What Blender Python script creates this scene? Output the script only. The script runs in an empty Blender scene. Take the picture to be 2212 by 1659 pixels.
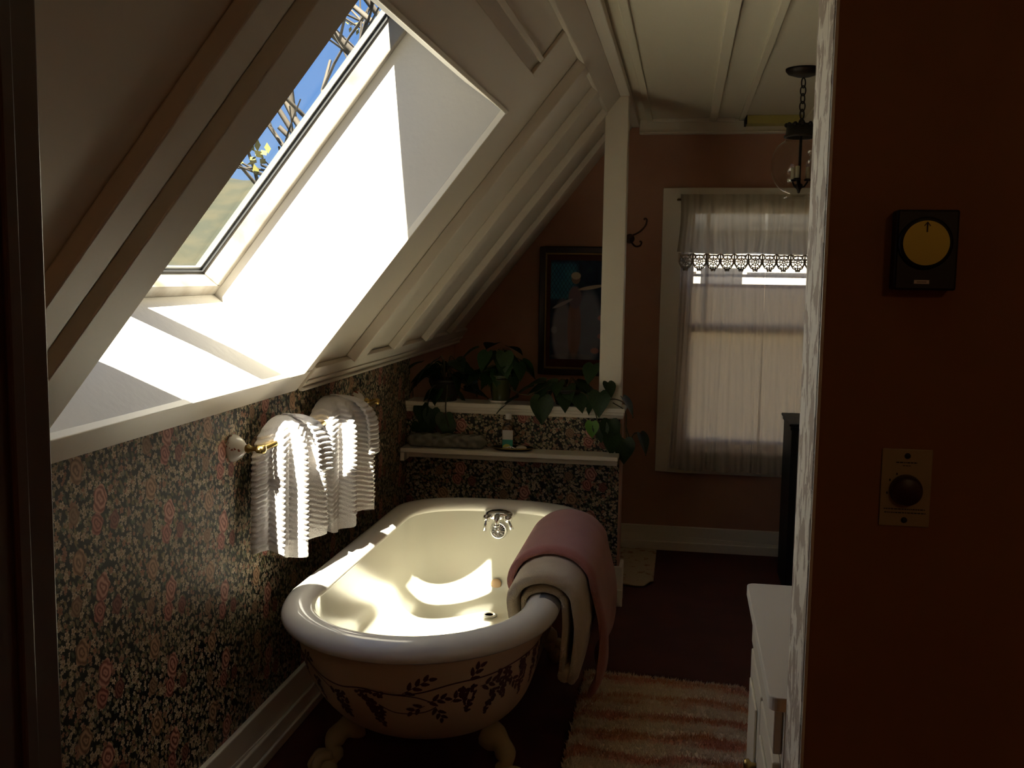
import bpy, bmesh, math, random
from mathutils import Vector, Matrix
random.seed(7)
PI = math.pi
scene = bpy.context.scene
COL = scene.collection

# ------------------------------------------------------------------ camera
cam_d = bpy.data.cameras.new('camera'); cam = bpy.data.objects.new('camera', cam_d); COL.objects.link(cam)
cam_d.sensor_fit = 'HORIZONTAL'; cam_d.sensor_width = 36.0
cam_d.lens = 2200.0 / 2212.0 * 36.0
cam_d.clip_start = 0.05; cam_d.clip_end = 300
def cam_basis(vp=(1480.0, 590.0), roll=0.0145, f=2200.0, c=(1106.0, 829.5)):
    ry = Vector((vp[0]-c[0], vp[1]-c[1], f)).normalized()
    n = Vector((1, roll, 0)).cross(ry).normalized()
    if n.y > 0: n = -n
    rx = ry.cross(n)
    return Matrix(((rx.x, ry.x, n.x), (rx.y, ry.y, n.y), (rx.z, ry.z, n.z)))
Rm = cam_basis()
right = Vector(Rm[0]); down = Vector(Rm[1]); fwd = Vector(Rm[2])
mw = Matrix((( right.x, -down.x, -fwd.x, 0.0), (right.y, -down.y, -fwd.y, 0.0), (right.z, -down.z, -fwd.z, 1.52), (0, 0, 0, 1)))
cam.matrix_world = mw
scene.camera = cam

# ------------------------------------------------------------------ world, sun, exposure
SUN_DIR = Vector((0.084, 0.70, -1.0)).normalized()
world = bpy.data.worlds.new('sky'); scene.world = world; world.use_nodes = True
wn = world.node_tree; wn.nodes.clear()
wo = wn.nodes.new('ShaderNodeOutputWorld'); wb = wn.nodes.new('ShaderNodeBackground')
tc = wn.nodes.new('ShaderNodeTexCoord'); sp = wn.nodes.new('ShaderNodeSeparateXYZ'); rp = wn.nodes.new('ShaderNodeValToRGB')
wn.links.new(tc.outputs['Generated'], sp.inputs[0]); wn.links.new(sp.outputs['Z'], rp.inputs['Fac'])
rp.color_ramp.elements[0].position = 0.0; rp.color_ramp.elements[0].color = (0.42, 0.62, 0.95, 1)
rp.color_ramp.elements[1].position = 0.9; rp.color_ramp.elements[1].color = (0.10, 0.24, 0.68, 1)
e = rp.color_ramp.elements.new(0.16); e.color = (0.20, 0.41, 0.86, 1)
wn.links.new(rp.outputs[0], wb.inputs['Color']); wb.inputs['Strength'].default_value = 0.17
wn.links.new(wb.outputs[0], wo.inputs['Surface'])
sd = bpy.data.lights.new('sun', 'SUN'); sd.energy = 8.0; sd.angle = math.radians(0.53); sd.color = (1.0, 0.91, 0.76)
sun = bpy.data.objects.new('sun', sd); COL.objects.link(sun)
sun.rotation_euler = SUN_DIR.to_track_quat('-Z', 'Y').to_euler()
sun.location = (-2, -4, 8)
scene.view_settings.view_transform = 'Standard'; scene.view_settings.look = 'None'
scene.view_settings.gamma = 1.0; scene.view_settings.use_curve_mapping = False
scene.view_settings.exposure = 2.4
scene.cycles.max_bounces = 11; scene.cycles.diffuse_bounces = 7; scene.cycles.transparent_max_bounces = 24
scene.cycles.caustics_reflective = True; scene.cycles.caustics_refractive = False
scene.cycles.sample_clamp_indirect = 3.0

# ------------------------------------------------------------------ node expression helper
class K:
    def __init__(s, nt, sock): s.nt, s.s = nt, sock
    def _m(s, op, *a):
        n = s.nt.nodes.new('ShaderNodeMath'); n.operation = op
        for i, v in enumerate(a):
            if isinstance(v, K): s.nt.links.new(v.s, n.inputs[i])
            else: n.inputs[i].default_value = v
        return K(s.nt, n.outputs[0])
    def __add__(s, o): return s._m('ADD', s, o)
    __radd__ = __add__
    def __sub__(s, o): return s._m('SUBTRACT', s, o)
    def __rsub__(s, o): return s._m('SUBTRACT', o, s)
    def __mul__(s, o): return s._m('MULTIPLY', s, o)
    __rmul__ = __mul__
    def __truediv__(s, o): return s._m('DIVIDE', s, o)
    def f(s, op, *a): return s._m(op, s, *a)
    def clamp(s):
        r = s._m('ADD', s, 0.0); r.s.node.use_clamp = True; return r
    def step(s, lo, hi):            # 0 below lo, 1 above hi
        n = s.nt.nodes.new('ShaderNodeMapRange'); n.interpolation_type = 'SMOOTHSTEP'
        s.nt.links.new(s.s, n.inputs['Value'])
        if lo < hi: n.inputs['From Min'].default_value, n.inputs['From Max'].default_value = lo, hi
        else:
            n.inputs['From Min'].default_value, n.inputs['From Max'].default_value = hi, lo
            n.inputs['To Min'].default_value, n.inputs['To Max'].default_value = 1.0, 0.0
        return K(s.nt, n.outputs[0])
class Mat:
    def __init__(s, name, color=(0.8, 0.8, 0.8), rough=0.5, metal=0.0, **kw):
        s.m = bpy.data.materials.new(name); s.m.use_nodes = True; s.nt = s.m.node_tree
        s.b = s.nt.nodes['Principled BSDF']; s.out = s.nt.nodes['Material Output']
        s.set('Base Color', color); s.set('Roughness', rough); s.set('Metallic', metal)
        for k, v in kw.items(): s.set(k.replace('_', ' '), v)
    def set(s, k, v):
        if isinstance(v, K): s.nt.links.new(v.s, s.b.inputs[k])
        else: s.b.inputs[k].default_value = (*v, 1.0) if (isinstance(v, tuple) and len(v) == 3 and s.b.inputs[k].type == 'RGBA') else v
        return s
    def xyz(s, kind='Object'):
        t = s.nt.nodes.new('ShaderNodeTexCoord'); p = s.nt.nodes.new('ShaderNodeSeparateXYZ')
        s.nt.links.new(t.outputs[kind], p.inputs[0]); return [K(s.nt, p.outputs[i]) for i in range(3)]
    def vec(s, x, y, z=0.0):
        c = s.nt.nodes.new('ShaderNodeCombineXYZ')
        for i, v in enumerate((x, y, z)):
            if isinstance(v, K): s.nt.links.new(v.s, c.inputs[i])
            else: c.inputs[i].default_value = v
        return K(s.nt, c.outputs[0])
    def noise(s, vec, scale, detail=2.0, dist=0.0, rough=0.5):
        n = s.nt.nodes.new('ShaderNodeTexNoise'); n.inputs['Scale'].default_value = scale; n.inputs['Detail'].default_value = detail
        n.inputs['Distortion'].default_value = dist; n.inputs['Roughness'].default_value = rough
        if vec is not None: s.nt.links.new(vec.s, n.inputs['Vector'])
        return K(s.nt, n.outputs[0])
    def voro(s, vec, scale):
        n = s.nt.nodes.new('ShaderNodeTexVoronoi'); n.voronoi_dimensions = '2D'; n.inputs['Scale'].default_value = scale
        s.nt.links.new(vec.s, n.inputs['Vector']); return n
    def sep(s, sock):
        p = s.nt.nodes.new('ShaderNodeSeparateXYZ'); s.nt.links.new(sock, p.inputs[0]); return [K(s.nt, p.outputs[i]) for i in range(3)]
    def ramp(s, fac, stops, const=False):
        n = s.nt.nodes.new('ShaderNodeValToRGB'); s.nt.links.new(fac.s, n.inputs[0]); cr = n.color_ramp
        if const: cr.interpolation = 'CONSTANT'
        while len(cr.elements) < len(stops): cr.elements.new(0.5)
        for el, (p, c) in zip(cr.elements, stops): el.position = p; el.color = (*c, 1.0)
        return K(s.nt, n.outputs[0])
    def mix(s, fac, a, b, mode='MIX'):
        n = s.nt.nodes.new('ShaderNodeMix'); n.data_type = 'RGBA'; n.blend_type = mode
        for idx, v in ((0, fac), (6, a), (7, b)):
            if isinstance(v, K): s.nt.links.new(v.s, n.inputs[idx])
            elif idx == 0: n.inputs[0].default_value = v
            else: n.inputs[idx].default_value = (*v, 1.0)
        return K(s.nt, n.outputs[2])
    def bump(s, h, strength=0.3, dist=0.01):
        n = s.nt.nodes.new('ShaderNodeBump'); n.inputs['Strength'].default_value = strength; n.inputs['Distance'].default_value = dist
        s.nt.links.new(h.s, n.inputs['Height']); s.nt.links.new(n.outputs[0], s.b.inputs['Normal']); return s
    def vary(s, a, b, scale=3.0, detail=3.0, lo=0.35, hi=0.65):
        t = s.nt.nodes.new('ShaderNodeTexCoord'); v = K(s.nt, t.outputs['Object'])
        s.set('Base Color', s.mix(s.noise(v, scale, detail).step(lo, hi), a, b)); return s
    def grain(s, scale, strength, dist=0.002, detail=4.0):
        t = s.nt.nodes.new('ShaderNodeTexCoord'); v = K(s.nt, t.outputs['Object'])
        return s.bump(s.noise(v, scale, detail), strength, dist)

# ------------------------------------------------------------------ mesh helpers
class MB:
    def __init__(s): s.v, s.f = [], []
    def add(s, vs, fs):
        o = len(s.v); s.v += [tuple(p) for p in vs]; s.f += [tuple(i+o for i in f) for f in fs]; return s
    def hexa(s, c): return s.add(c, [(0,3,2,1), (4,5,6,7), (0,1,5,4), (1,2,6,5), (2,3,7,6), (3,0,4,7)])
    def box(s, x0, x1, y0, y1, z0, z1):
        return s.hexa([(x0,y0,z0), (x1,y0,z0), (x1,y1,z0), (x0,y1,z0), (x0,y0,z1), (x1,y0,z1), (x1,y1,z1), (x0,y1,z1)])
    def sbox(s, s0, s1, y0, y1, o0, o1):     # box in sloped-ceiling coordinates
        return s.hexa([SP(s0,y0,o0), SP(s1,y0,o0), SP(s1,y1,o0), SP(s0,y1,o0), SP(s0,y0,o1), SP(s1,y0,o1), SP(s1,y1,o1), SP(s0,y1,o1)])
    def grid(s, fn, nu, nv, cu=False, cv=False):
        vs = [fn(i/(nu if cu else nu-1), j/(nv if cv else nv-1)) for i in range(nu) for j in range(nv)]
        fs = []
        for i in range(nu if cu else nu-1):
            for j in range(nv if cv else nv-1):
                a, b = i, (i+1) % nu; c, d = j, (j+1) % nv
                fs.append((a*nv+c, b*nv+c, b*nv+d, a*nv+d))
        return s.add(vs, fs)
    def tube(s, pts, r, n=8, cap=True):
        pts = [Vector(p) for p in pts]; k = len(pts); rs = r if isinstance(r, (list, tuple)) else [r]*k
        vs = []; up = None
        for i, p in enumerate(pts):
            t = (pts[min(i+1, k-1)] - pts[max(i-1, 0)]).normalized()
            if up is None: up = Vector((0,0,1)) if abs(t.z) < 0.9 else Vector((1,0,0))
            x = t.cross(up).normalized(); up = x.cross(t).normalized()
            for j in range(n):
                a = 2*PI*j/n; vs.append(p + (x*math.cos(a) + up*math.sin(a))*rs[i])
        fs = [(i*n+j, i*n+(j+1) % n, (i+1)*n+(j+1) % n, (i+1)*n+j) for i in range(k-1) for j in range(n)]
        if cap: fs += [tuple(range(n-1, -1, -1)), tuple((k-1)*n+j for j in range(n))]
        return s.add(vs, fs)
    def lathe(s, prof, o=(0,0,0), n=24, axis='Z'):
        o = Vector(o); vs = []
        for r, h in prof:
            for j in range(n):
                a = 2*PI*j/n; c, d = r*math.cos(a), r*math.sin(a)
                vs.append(o + Vector({'Z': (c,d,h), 'Y': (c,-h,d), 'X': (h,c,d)}[axis]))
        k = len(prof)
        fs = [(i*n+j, i*n+(j+1) % n, (i+1)*n+(j+1) % n, (i+1)*n+j) for i in range(k-1) for j in range(n)]
        if prof[0][0] > 1e-6: fs.append(tuple(range(n-1, -1, -1)))
        if prof[-1][0] > 1e-6: fs.append(tuple((k-1)*n+j for j in range(n)))
        return s.add(vs, fs)
    def sphere(s, c, r, nu=14, nv=9, sc=(1,1,1)):
        return s.lathe_at(c, r, nu, nv, sc)
    def lathe_at(s, c, r, nu, nv, sc):
        vs = []
        for j in range(nv+1):
            t = PI*j/nv
            for i in range(nu):
                a = 2*PI*i/nu
                vs.append((c[0]+sc[0]*r*math.sin(t)*math.cos(a), c[1]+sc[1]*r*math.sin(t)*math.sin(a), c[2]+sc[2]*r*math.cos(t)))
        fs = [(j*nu+i, (j+1)*nu+i, (j+1)*nu+(i+1) % nu, j*nu+(i+1) % nu) for j in range(nv) for i in range(nu)]
        return s.add(vs, fs)
    def mesh(s, name, mat, smooth=False, weld=True):
        me = bpy.data.meshes.new(name); me.from_pydata(s.v, [], s.f)
        bm = bmesh.new(); bm.from_mesh(me)
        if weld: bmesh.ops.remove_doubles(bm, verts=bm.verts, dist=1e-5)
        bmesh.ops.recalc_face_normals(bm, faces=bm.faces); bm.to_mesh(me); bm.free()
        if mat is not None: me.materials.append(mat.m if isinstance(mat, Mat) else mat)
        if smooth:
            for p in me.polygons: p.use_smooth = True
        return me
    def obj(s, name, mat, parent=None, smooth=False, bevel=0.0, weld=True):
        return link(bpy.data.objects.new(name, s.mesh(name, mat, smooth, weld)), parent, bevel)
def link(o, parent=None, bevel=0.0):
    COL.objects.link(o)
    if parent is not None:
        o.parent = parent; o.matrix_parent_inverse = Matrix.Translation(parent.location).inverted()
    if bevel:
        b = o.modifiers.new('bevel', 'BEVEL'); b.width = bevel; b.segments = 2; b.limit_method = 'ANGLE'; b.angle_limit = math.radians(40)
    return o
def tag(o, label=None, cat=None, group=None, kind=None):
    if label: o['label'] = label
    if cat: o['category'] = cat
    if group: o['group'] = group
    if kind: o['kind'] = kind
    return o
def thing(name, loc, label, cat, group=None, kind=None):
    o = bpy.data.objects.new(name, None); o.empty_display_size = 0.05; o.location = loc; COL.objects.link(o)
    return tag(o, label, cat, group, kind)
def struct(mb, name, mat, parent=None, bevel=0.0, smooth=False, label=None):
    o = mb.obj(name, mat, parent, smooth, bevel)
    if parent is None: tag(o, label, None, None, 'structure')
    return o
XW, ZK, T = -1.26, 1.13, 1.257
CS = 1/math.hypot(T, 1); SN = T*CS
def SP(s, y, off):                 # point on the sloped ceiling: s up the slope, off outwards
    return Vector((XW + s*CS - off*SN, y, ZK + s*SN + off*CS))
def smooth_path(pts, n=6):         # Catmull-Rom
    P = [Vector(p) for p in pts]; P = [P[0]*2-P[1]] + P + [P[-1]*2-P[-2]]; out = []
    for i in range(1, len(P)-2):
        a, b, c, d = P[i-1], P[i], P[i+1], P[i+2]
        for k in range(n):
            t = k/n; out.append(0.5*((2*b) + (c-a)*t + (2*a-5*b+4*c-d)*t*t + (3*b-a-3*c+d)*t*t*t))
    out.append(P[-2]); return out
# ------------------------------------------------------------------ materials
m_trim = Mat('cream_trim_paint', (0.85, 0.80, 0.68), 0.38).grain(60, 0.06)
m_ceil = Mat('ceiling_paint', (0.74, 0.68, 0.58), 0.45).grain(220, 0.10, 0.001)
m_flat = Mat('flat_ceiling_paint', (0.74, 0.69, 0.54), 0.6).grain(80, 0.08)
m_shaft = Mat('white_plaster', (0.66, 0.63, 0.57), 0.65).grain(38, 0.35, 0.004, 6)
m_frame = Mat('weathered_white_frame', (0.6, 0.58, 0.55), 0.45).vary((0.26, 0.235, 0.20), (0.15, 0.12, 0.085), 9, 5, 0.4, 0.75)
m_sash = Mat('grey_aluminium', (0.55, 0.56, 0.57), 0.35, 0.7)
m_gasket = Mat('black_gasket', (0.03, 0.03, 0.03), 0.6)
m_plaster = Mat('dusty_rose_plaster', (0.4, 0.2, 0.13), 0.75).vary((0.44, 0.235, 0.155), (0.52, 0.29, 0.195), 2.2, 4).grain(26, 0.18, 0.004, 5)
m_hall = Mat('brown_hall_plaster', (0.36, 0.16, 0.07), 0.8).vary((0.33, 0.145, 0.06), (0.39, 0.18, 0.08), 2.0, 4)
m_floor = Mat('dark_oxblood_floor', (0.10, 0.022, 0.013), 0.7).vary((0.11, 0.024, 0.014), (0.085, 0.018, 0.011), 5, 3)
m_beige = Mat('light_yellow_paint', (0.55, 0.48, 0.14), 0.5)

def wallpaper(name, U, V):
    m = Mat(name, rough=0.55); ax = m.xyz('Object'); u, v = ax[U], ax[V]
    uv = m.vec(u, v); nz = m.noise(uv, 30, 2.0)-0.5; nz2 = m.noise(m.vec(u+7.3, v), 30, 2.0)-0.5
    ud, vd = u + nz*0.012, v + nz2*0.012
    col = m.ramp(m.noise(uv, 45, 3), [(0.3, (0.006, 0.007, 0.006)), (0.6, (0.014, 0.019, 0.013)), (0.85, (0.035, 0.04, 0.022))])
    # olive leaves: stretched cells
    a = 0.6; lv = m.vec((ud*math.cos(a)+vd*math.sin(a))*2.2, (vd*math.cos(a)-ud*math.sin(a)))
    vo = m.voro(lv, 42); r = m.sep(vo.outputs['Color'])
    col = m.mix(K(m.nt, vo.outputs['Distance']).step(0.42, 0.34)*r[0].step(0.3, 0.32), col,
                m.ramp(r[1], [(0.0, (0.14, 0.13, 0.06)), (0.4, (0.26, 0.22, 0.11)), (0.7, (0.08, 0.11, 0.07)), (1.0, (0.36, 0.28, 0.16))]))
    # blossoms, two sizes
    for sc, rad, thr, c1, c2 in ((70, 0.44, 0.18, (0.44, 0.36, 0.24), (0.78, 0.68, 0.52)), (40, 0.42, 0.42, (0.50, 0.39, 0.26), (0.82, 0.70, 0.52))):
        vec = m.vec(ud + sc*0.01, vd); vo = m.voro(vec, sc); r = m.sep(vo.outputs['Color'])
        pos = m.sep(vo.outputs['Position']); dx, dy = (ud + sc*0.01)-pos[0], vd-pos[1]
        ang = dy.f('ARCTAN2', dx); d = K(m.nt, vo.outputs['Distance'])
        edge = ((ang*5.0 + r[2]*6.0).f('COSINE')*0.22 + 0.78)*rad
        mask = (d/edge).step(1.0, 0.86)*r[0].step(thr, thr+0.02)
        shade = (d/edge).step(0.1, 0.9)*0.6 + 0.4
        pc = m.mix(r[1], c1, c2); pc = m.mix(r[2].step(0.72, 0.76), pc, (0.46, 0.24, 0.17)); pc = m.mix(r[1].step(0.9, 0.92), pc, (0.12, 0.17, 0.13))
        pc = m.mix(shade, (0.10, 0.06, 0.025), pc); pc = m.mix((d/edge).step(0.22, 0.16), pc, (0.34, 0.22, 0.05))
        col = m.mix(mask, col, pc)
    # roses on a half-drop repeat
    def rose(col, u0, v0, rad, c1, c2):
        du = ud-u0; k = (du/0.303+0.5).f('FLOOR'); du = du-k*0.303
        dv = vd-v0+k*0.10; dv = dv-(dv/0.2+0.5).f('FLOOR')*0.2
        d = (du*du*1.35+dv*dv).f('SQRT')/rad; ang = dv.f('ARCTAN2', du)
        edge = (ang*5.0).f('COSINE')*0.08+0.92
        sw = (d*15.0 + (ang*2.0).f('SINE')*1.6 + nz*9.0).f('SINE')*0.5+0.5
        pc = m.mix(sw, c1, c2)
        return m.mix((d/edge).step(1.0, 0.9), col, pc)
    col = rose(col, 1.945, 0.884, 0.034, (0.20, 0.11, 0.06), (0.56, 0.36, 0.22))
    col = rose(col, 1.93, 0.99, 0.026, (0.20, 0.11, 0.06), (0.36, 0.24, 0.15))
    col = rose(col, 2.085, 0.945, 0.026, (0.14, 0.04, 0.03), (0.30, 0.13, 0.10))
    col = rose(col, 2.015, 0.953, 0.030, (0.20, 0.05, 0.04), (0.58, 0.27, 0.21))
    col = rose(col, 2.03, 1.005, 0.036, (0.26, 0.08, 0.06), (0.72, 0.40, 0.31))
    m.set('Base Color', col); return m
m_paper_l = wallpaper('floral_wallpaper', 1, 2)
m_paper_h = wallpaper('floral_wallpaper_half_wall', 0, 2)

m_porc = Mat('cream_enamel', (0.65, 0.63, 0.53), 0.14); m_porc.set('Coat Weight', 0.2); m_porc.set('Coat Roughness', 0.06)
m_rim = Mat('white_enamel_rim', (0.78, 0.75, 0.68), 0.12)
m_shell = Mat('tub_outer_paint', (0.62, 0.46, 0.30), 0.4)
m_foot = Mat('antique_cream_foot', (0.42, 0.33, 0.17), 0.45).grain(30, 0.2, 0.004)
m_vine = Mat('plum_painted_vine', (0.085, 0.020, 0.030), 0.5)
m_chrome = Mat('chrome', (0.8, 0.8, 0.8), 0.07, 1.0)
m_dark = Mat('dark_hole_and_shade', (0.02, 0.016, 0.012), 0.6)
m_brass = Mat('dark_brass', (0.42, 0.29, 0.10), 0.3, 1.0)
m_iron = Mat('black_iron', (0.025, 0.018, 0.013), 0.45, 0.4)
m_tan = Mat('tan_rubber', (0.5, 0.33, 0.18), 0.5)

def glassmat(name, tint=(1, 1, 1), refl=1.0, rough=0.0, fz=0.9, f0=0.035):
    m = bpy.data.materials.new(name); m.use_nodes = True; nt = m.node_tree; nt.nodes.clear()
    o = nt.nodes.new('ShaderNodeOutputMaterial'); t = nt.nodes.new('ShaderNodeBsdfTransparent'); g = nt.nodes.new('ShaderNodeBsdfGlossy')
    lw = nt.nodes.new('ShaderNodeLayerWeight'); lw.inputs['Blend'].default_value = 0.5; mx = nt.nodes.new('ShaderNodeMixShader')
    fk = K(nt, lw.outputs['Facing']).f('POWER', 5.0)*fz+f0
    t.inputs[0].default_value = (*tint, 1); g.inputs['Roughness'].default_value = rough; g.inputs['Color'].default_value = (refl, refl, refl, 1)
    nt.links.new(fk.s, mx.inputs[0]); nt.links.new(t.outputs[0], mx.inputs[1]); nt.links.new(g.outputs[0], mx.inputs[2]); nt.links.new(mx.outputs[0], o.inputs[0])
    return m
m_glass = glassmat('window_glass', (0.96, 0.98, 0.97), fz=0.12, f0=0.004)   # coated glazing
m_globe = glassmat('clear_globe_glass', (0.93, 0.94, 0.92))
def sheer(name, col, trans, open_):
    m = bpy.data.materials.new(name); m.use_nodes = True; nt = m.node_tree; nt.nodes.clear()
    o = nt.nodes.new('ShaderNodeOutputMaterial'); t = nt.nodes.new('ShaderNodeBsdfTransparent'); d = nt.nodes.new('ShaderNodeBsdfDiffuse'); l = nt.nodes.new('ShaderNodeBsdfTranslucent')
    d.inputs[0].default_value = (*col, 1); l.inputs[0].default_value = (*col, 1)
    a = nt.nodes.new('ShaderNodeMixShader'); a.inputs[0].default_value = trans; b = nt.nodes.new('ShaderNodeMixShader'); b.inputs[0].default_value = open_
    nt.links.new(d.outputs[0], a.inputs[1]); nt.links.new(l.outputs[0], a.inputs[2]); nt.links.new(a.outputs[0], b.inputs[1]); nt.links.new(t.outputs[0], b.inputs[2]); nt.links.new(b.outputs[0], o.inputs[0])
    return m
m_sheer = sheer('sheer_voile', (0.70, 0.64, 0.59), 0.5, 0.38)
m_valance = sheer('valance_cotton', (0.50, 0.44, 0.35), 0.45, 0.10)
m_lace = sheer('crochet_lace', (0.62, 0.54, 0.42), 0.3, 0.0)
m_shade = sheer('roller_shade', (0.86, 0.78, 0.66), 0.75, 0.0)

# ------------------------------------------------------------------ room shell
FX0, FX1, FY0, FY1, ZC = -1.40, 2.0, -1.6, 5.57, 2.32
SK0, SK1, SY0, SY1 = 0.080, 1.117, 1.775, 3.10     # skylight opening in slope coordinates
SYN = 1.697                                       # near edge of the skylight
YH = 4.56                                         # half wall front
struct(MB().box(FX0-0.1, FX1+0.1, FY0-0.1, FY1+0.1, -0.1, 0.0), 'floor', m_floor, label='dark oxblood painted floor')
struct(MB().box(XW-0.06, XW, 0.76, YH+0.06, 0, ZK+0.02), 'wall_left', m_paper_l, label='low knee wall in dark floral wallpaper beside the bathtub')
struct(MB().box(XW-0.06, XW, YH+0.06, FY1, 0, ZK+0.02), 'wall_left_rear', m_plaster, label='dusty rose knee wall behind the half wall')
# sloped ceiling with a hole for the skylight
S1 = (ZC-ZK)/SN
mb = MB()
mb.sbox(0, SK0, 0.76, FY1, 0, 0.03); mb.sbox(SK1, S1+0.03, 0.76, FY1, 0, 0.03)
mb.sbox(SK0, SK1, 0.76, SYN, 0, 0.03); mb.sbox(SK0, SK1, SY1, FY1, 0, 0.03)
struct(mb, 'ceiling_sloped', m_ceil, label='cream painted sloping attic ceiling around the skylight')
struct(MB().box(-0.33, FX1, 0.76, FY1, ZC, ZC+0.06).box(FX0, FX1, FY0, 0.76, ZC+0.001, ZC+0.061), 'ceiling', m_flat, label='flat cream ceiling above the dressing area')
# far wall with window hole
WX0, WX1, WZ0, WZ1 = 0.0, 0.92, 0.56, 1.88
mb = MB().box(XW-0.1, WX0, FY1, FY1+0.12, 0, 2.4).box(WX1, FX1, FY1, FY1+0.12, 0, 2.4).box(WX0, WX1, FY1, FY1+0.12, 0, WZ0).box(WX0, WX1, FY1, FY1+0.12, WZ1, 2.4)
struct(mb, 'wall_far', m_plaster, label='dusty rose plaster wall with the curtained window')
struct(MB().box(FX1, FX1+0.1, FY0, FY1, 0, 2.4), 'wall_right', m_plaster)
struct(MB().box(FX0, FX1, FY0-0.1, FY0, 0, 2.4), 'wall_back', m_hall)
struct(MB().box(FX0-0.1, FX0, FY0, 0.76, 0, 2.4), 'wall_hall_left', m_hall)
# entry walls
struct(MB().box(0.190, FX1, 1.45, 1.630, 0, ZC), 'wall_entry_right', m_hall, label='dark brown hall wall holding the dial box and control plate')
struct(MB().box(FX0, -0.610, 0.765, 0.88, 0, ZC), 'wall_entry_left', m_hall, label='dark brown wall edge at the left of the doorway')
m_peel = Mat('peeling_cream_paint', rough=0.6)
x_, y_, z_ = m_peel.xyz(); pv = m_peel.vec(x_*12, y_*20, z_*11)
pn = m_peel.noise(pv, 1.3, 5, 0.6, 0.62)
m_peel.set('Base Color', m_peel.mix(pn.step(0.47, 0.52), (0.42, 0.33, 0.25), (0.82, 0.76, 0.64))); m_peel.bump(pn.step(0.47, 0.52), 0.6, 0.002)
struct(MB().box(0.184, 0.1895, 1.4505, 1.632, 0, ZC), 'trim_1', m_peel, None, 0.002, label='door jamb with peeling cream paint')
struct(MB().box(0.1855, 0.1905, 1.4455, 1.4500, 0, ZC), 'trim_2', m_trim, None, 0.0015, label='narrow edge bead along the peeling door jamb')
m_jamb = Mat('dark_stained_jamb', (0.10, 0.045, 0.025), 0.4)
struct(MB().box(-0.609, -0.595, 0.75, 0.88, 0, ZC).box(-0.5949, -0.588, 0.815, 0.835, 0, ZC), 'trim_3', m_jamb, None, 0.003, label='dark stained jamb at the left edge of the doorway')
# half wall, ledge, post
struct(MB().box(XW, -0.266, YH, YH+0.11, 0, 0.885), 'wall_half', m_paper_h, label='half wall in dark floral wallpaper at the foot of the tub')
struct(MB().box(-0.2659, -0.256, YH+0.0, YH+0.11, 0, 0.885), 'trim_4', m_plaster, label='plaster end of the half wall')
struct(MB().box(XW, -0.245, YH-0.022, YH+0.13, 0.893, 0.913).box(XW, -0.25, YH-0.014, YH+0.122, 0.879, 0.893).box(XW, -0.254, YH-0.007, YH+0.115, 0.863, 0.879), 'trim_5', m_trim, None, 0.003, label='cream moulded ledge capping the half wall')
struct(MB().box(-0.368, -0.266, YH+0.02, YH+0.12, 0.913, 2.286), 'trim_6', m_trim, None, 0.004, label='square cream post rising from the half wall to the beam')
struct(MB().box(-0.372, -0.262, 0.9, FY1, 2.286, ZC), 'trim_7', m_ceil, None, 0.003, label='cream beam board where the slope meets the flat ceiling')
struct(MB().box(-0.398, -0.3725, 0.9, FY1, 2.270, 2.300), 'trim_8', m_ceil, None, 0.008, label='rounded bead along the ceiling beam')
# baseboards
def baseb(name, fn, label):
    mb = MB(); fn(mb); return struct(mb, name, m_trim, None, 0.004, label=label)
baseb('baseboard_left', lambda b: (b.box(XW, XW+0.018, 0.9, YH, 0, 0.165), b.box(XW+0.018, XW+0.030, 0.9, YH, 0, 0.075), b.box(XW+0.030, XW+0.042, 0.9, YH, 0, 0.03)), 'cream baseboard under the floral knee wall')
baseb('baseboard_half', lambda b: (b.box(XW+0.05, -0.245, YH-0.016, YH, 0, 0.185), b.box(XW+0.05, -0.235, YH-0.028, YH-0.016, 0, 0.08), b.box(-0.256, -0.24, YH-0.016, YH+0.115, 0, 0.185)), 'cream baseboard at the end of the half wall')
baseb('baseboard_far', lambda b: (b.box(XW, FX1, FY1-0.016, FY1, 0, 0.135), b.box(XW, FX1, FY1-0.028, FY1-0.016, 0, 0.05)), 'cream baseboard under the window')
# slope ribs and casing
def rib(n, s0, s1, y0, y1, o, label): struct(MB().sbox(s0, s1, y0, y1, -o, -0.0005), 'trim_%d' % n, m_ceil, None, 0.004, label=label)
rib(9, 0.10, 1.41, 3.515, 3.615, 0.042, 'first ceiling rib to the right of the skylight')
rib(10, 0.10, 1.41, 4.04, 4.14, 0.034, 'second ceiling rib to the right of the skylight')
rib(11, 0.10, 1.41, 4.57, 4.67, 0.034, 'third ceiling rib to the right of the skylight')
rib(12, 0.10, 1.41, 5.09, 5.19, 0.028, 'fourth ceiling rib, nearest the far wall')
rib(13, 0.10, 1.41, 1.415, 1.505, 0.034, 'ceiling rib to the left of the skylight')
rib(14, 1.41, 1.50, 0.9, FY1, 0.030, 'cream board along the top of the slope')
mb = MB().sbox(0.0, 0.095, 3.185, FY1, -0.020, -0.0005).sbox(0.03, 0.045, 3.185, FY1, -0.026, -0.020).sbox(0.0, 0.014, 3.185, FY1, -0.030, -0.020)
struct(mb, 'trim_15', m_ceil, None, 0.004, label='moulded board along the foot of the slope')
struct(MB().sbox(1.295, 1.312, 1.9, 3.09, -0.012, -0.0005), 'trim_16', m_ceil, None, 0.003, label='thin moulding above the skylight')
struct(MB().sbox(SK0-0.09, 1.41, 1.572, SYN, -0.033, -0.0005), 'trim_17', m_ceil, None, 0.003, label='wide casing board on the left of the skylight')
struct(MB().sbox(-0.010, SK0-0.004, SYN+0.001, 3.185, -0.012, -0.0005), 'trim_18', m_trim, None, 0.003, label='casing board below the skylight')
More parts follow.
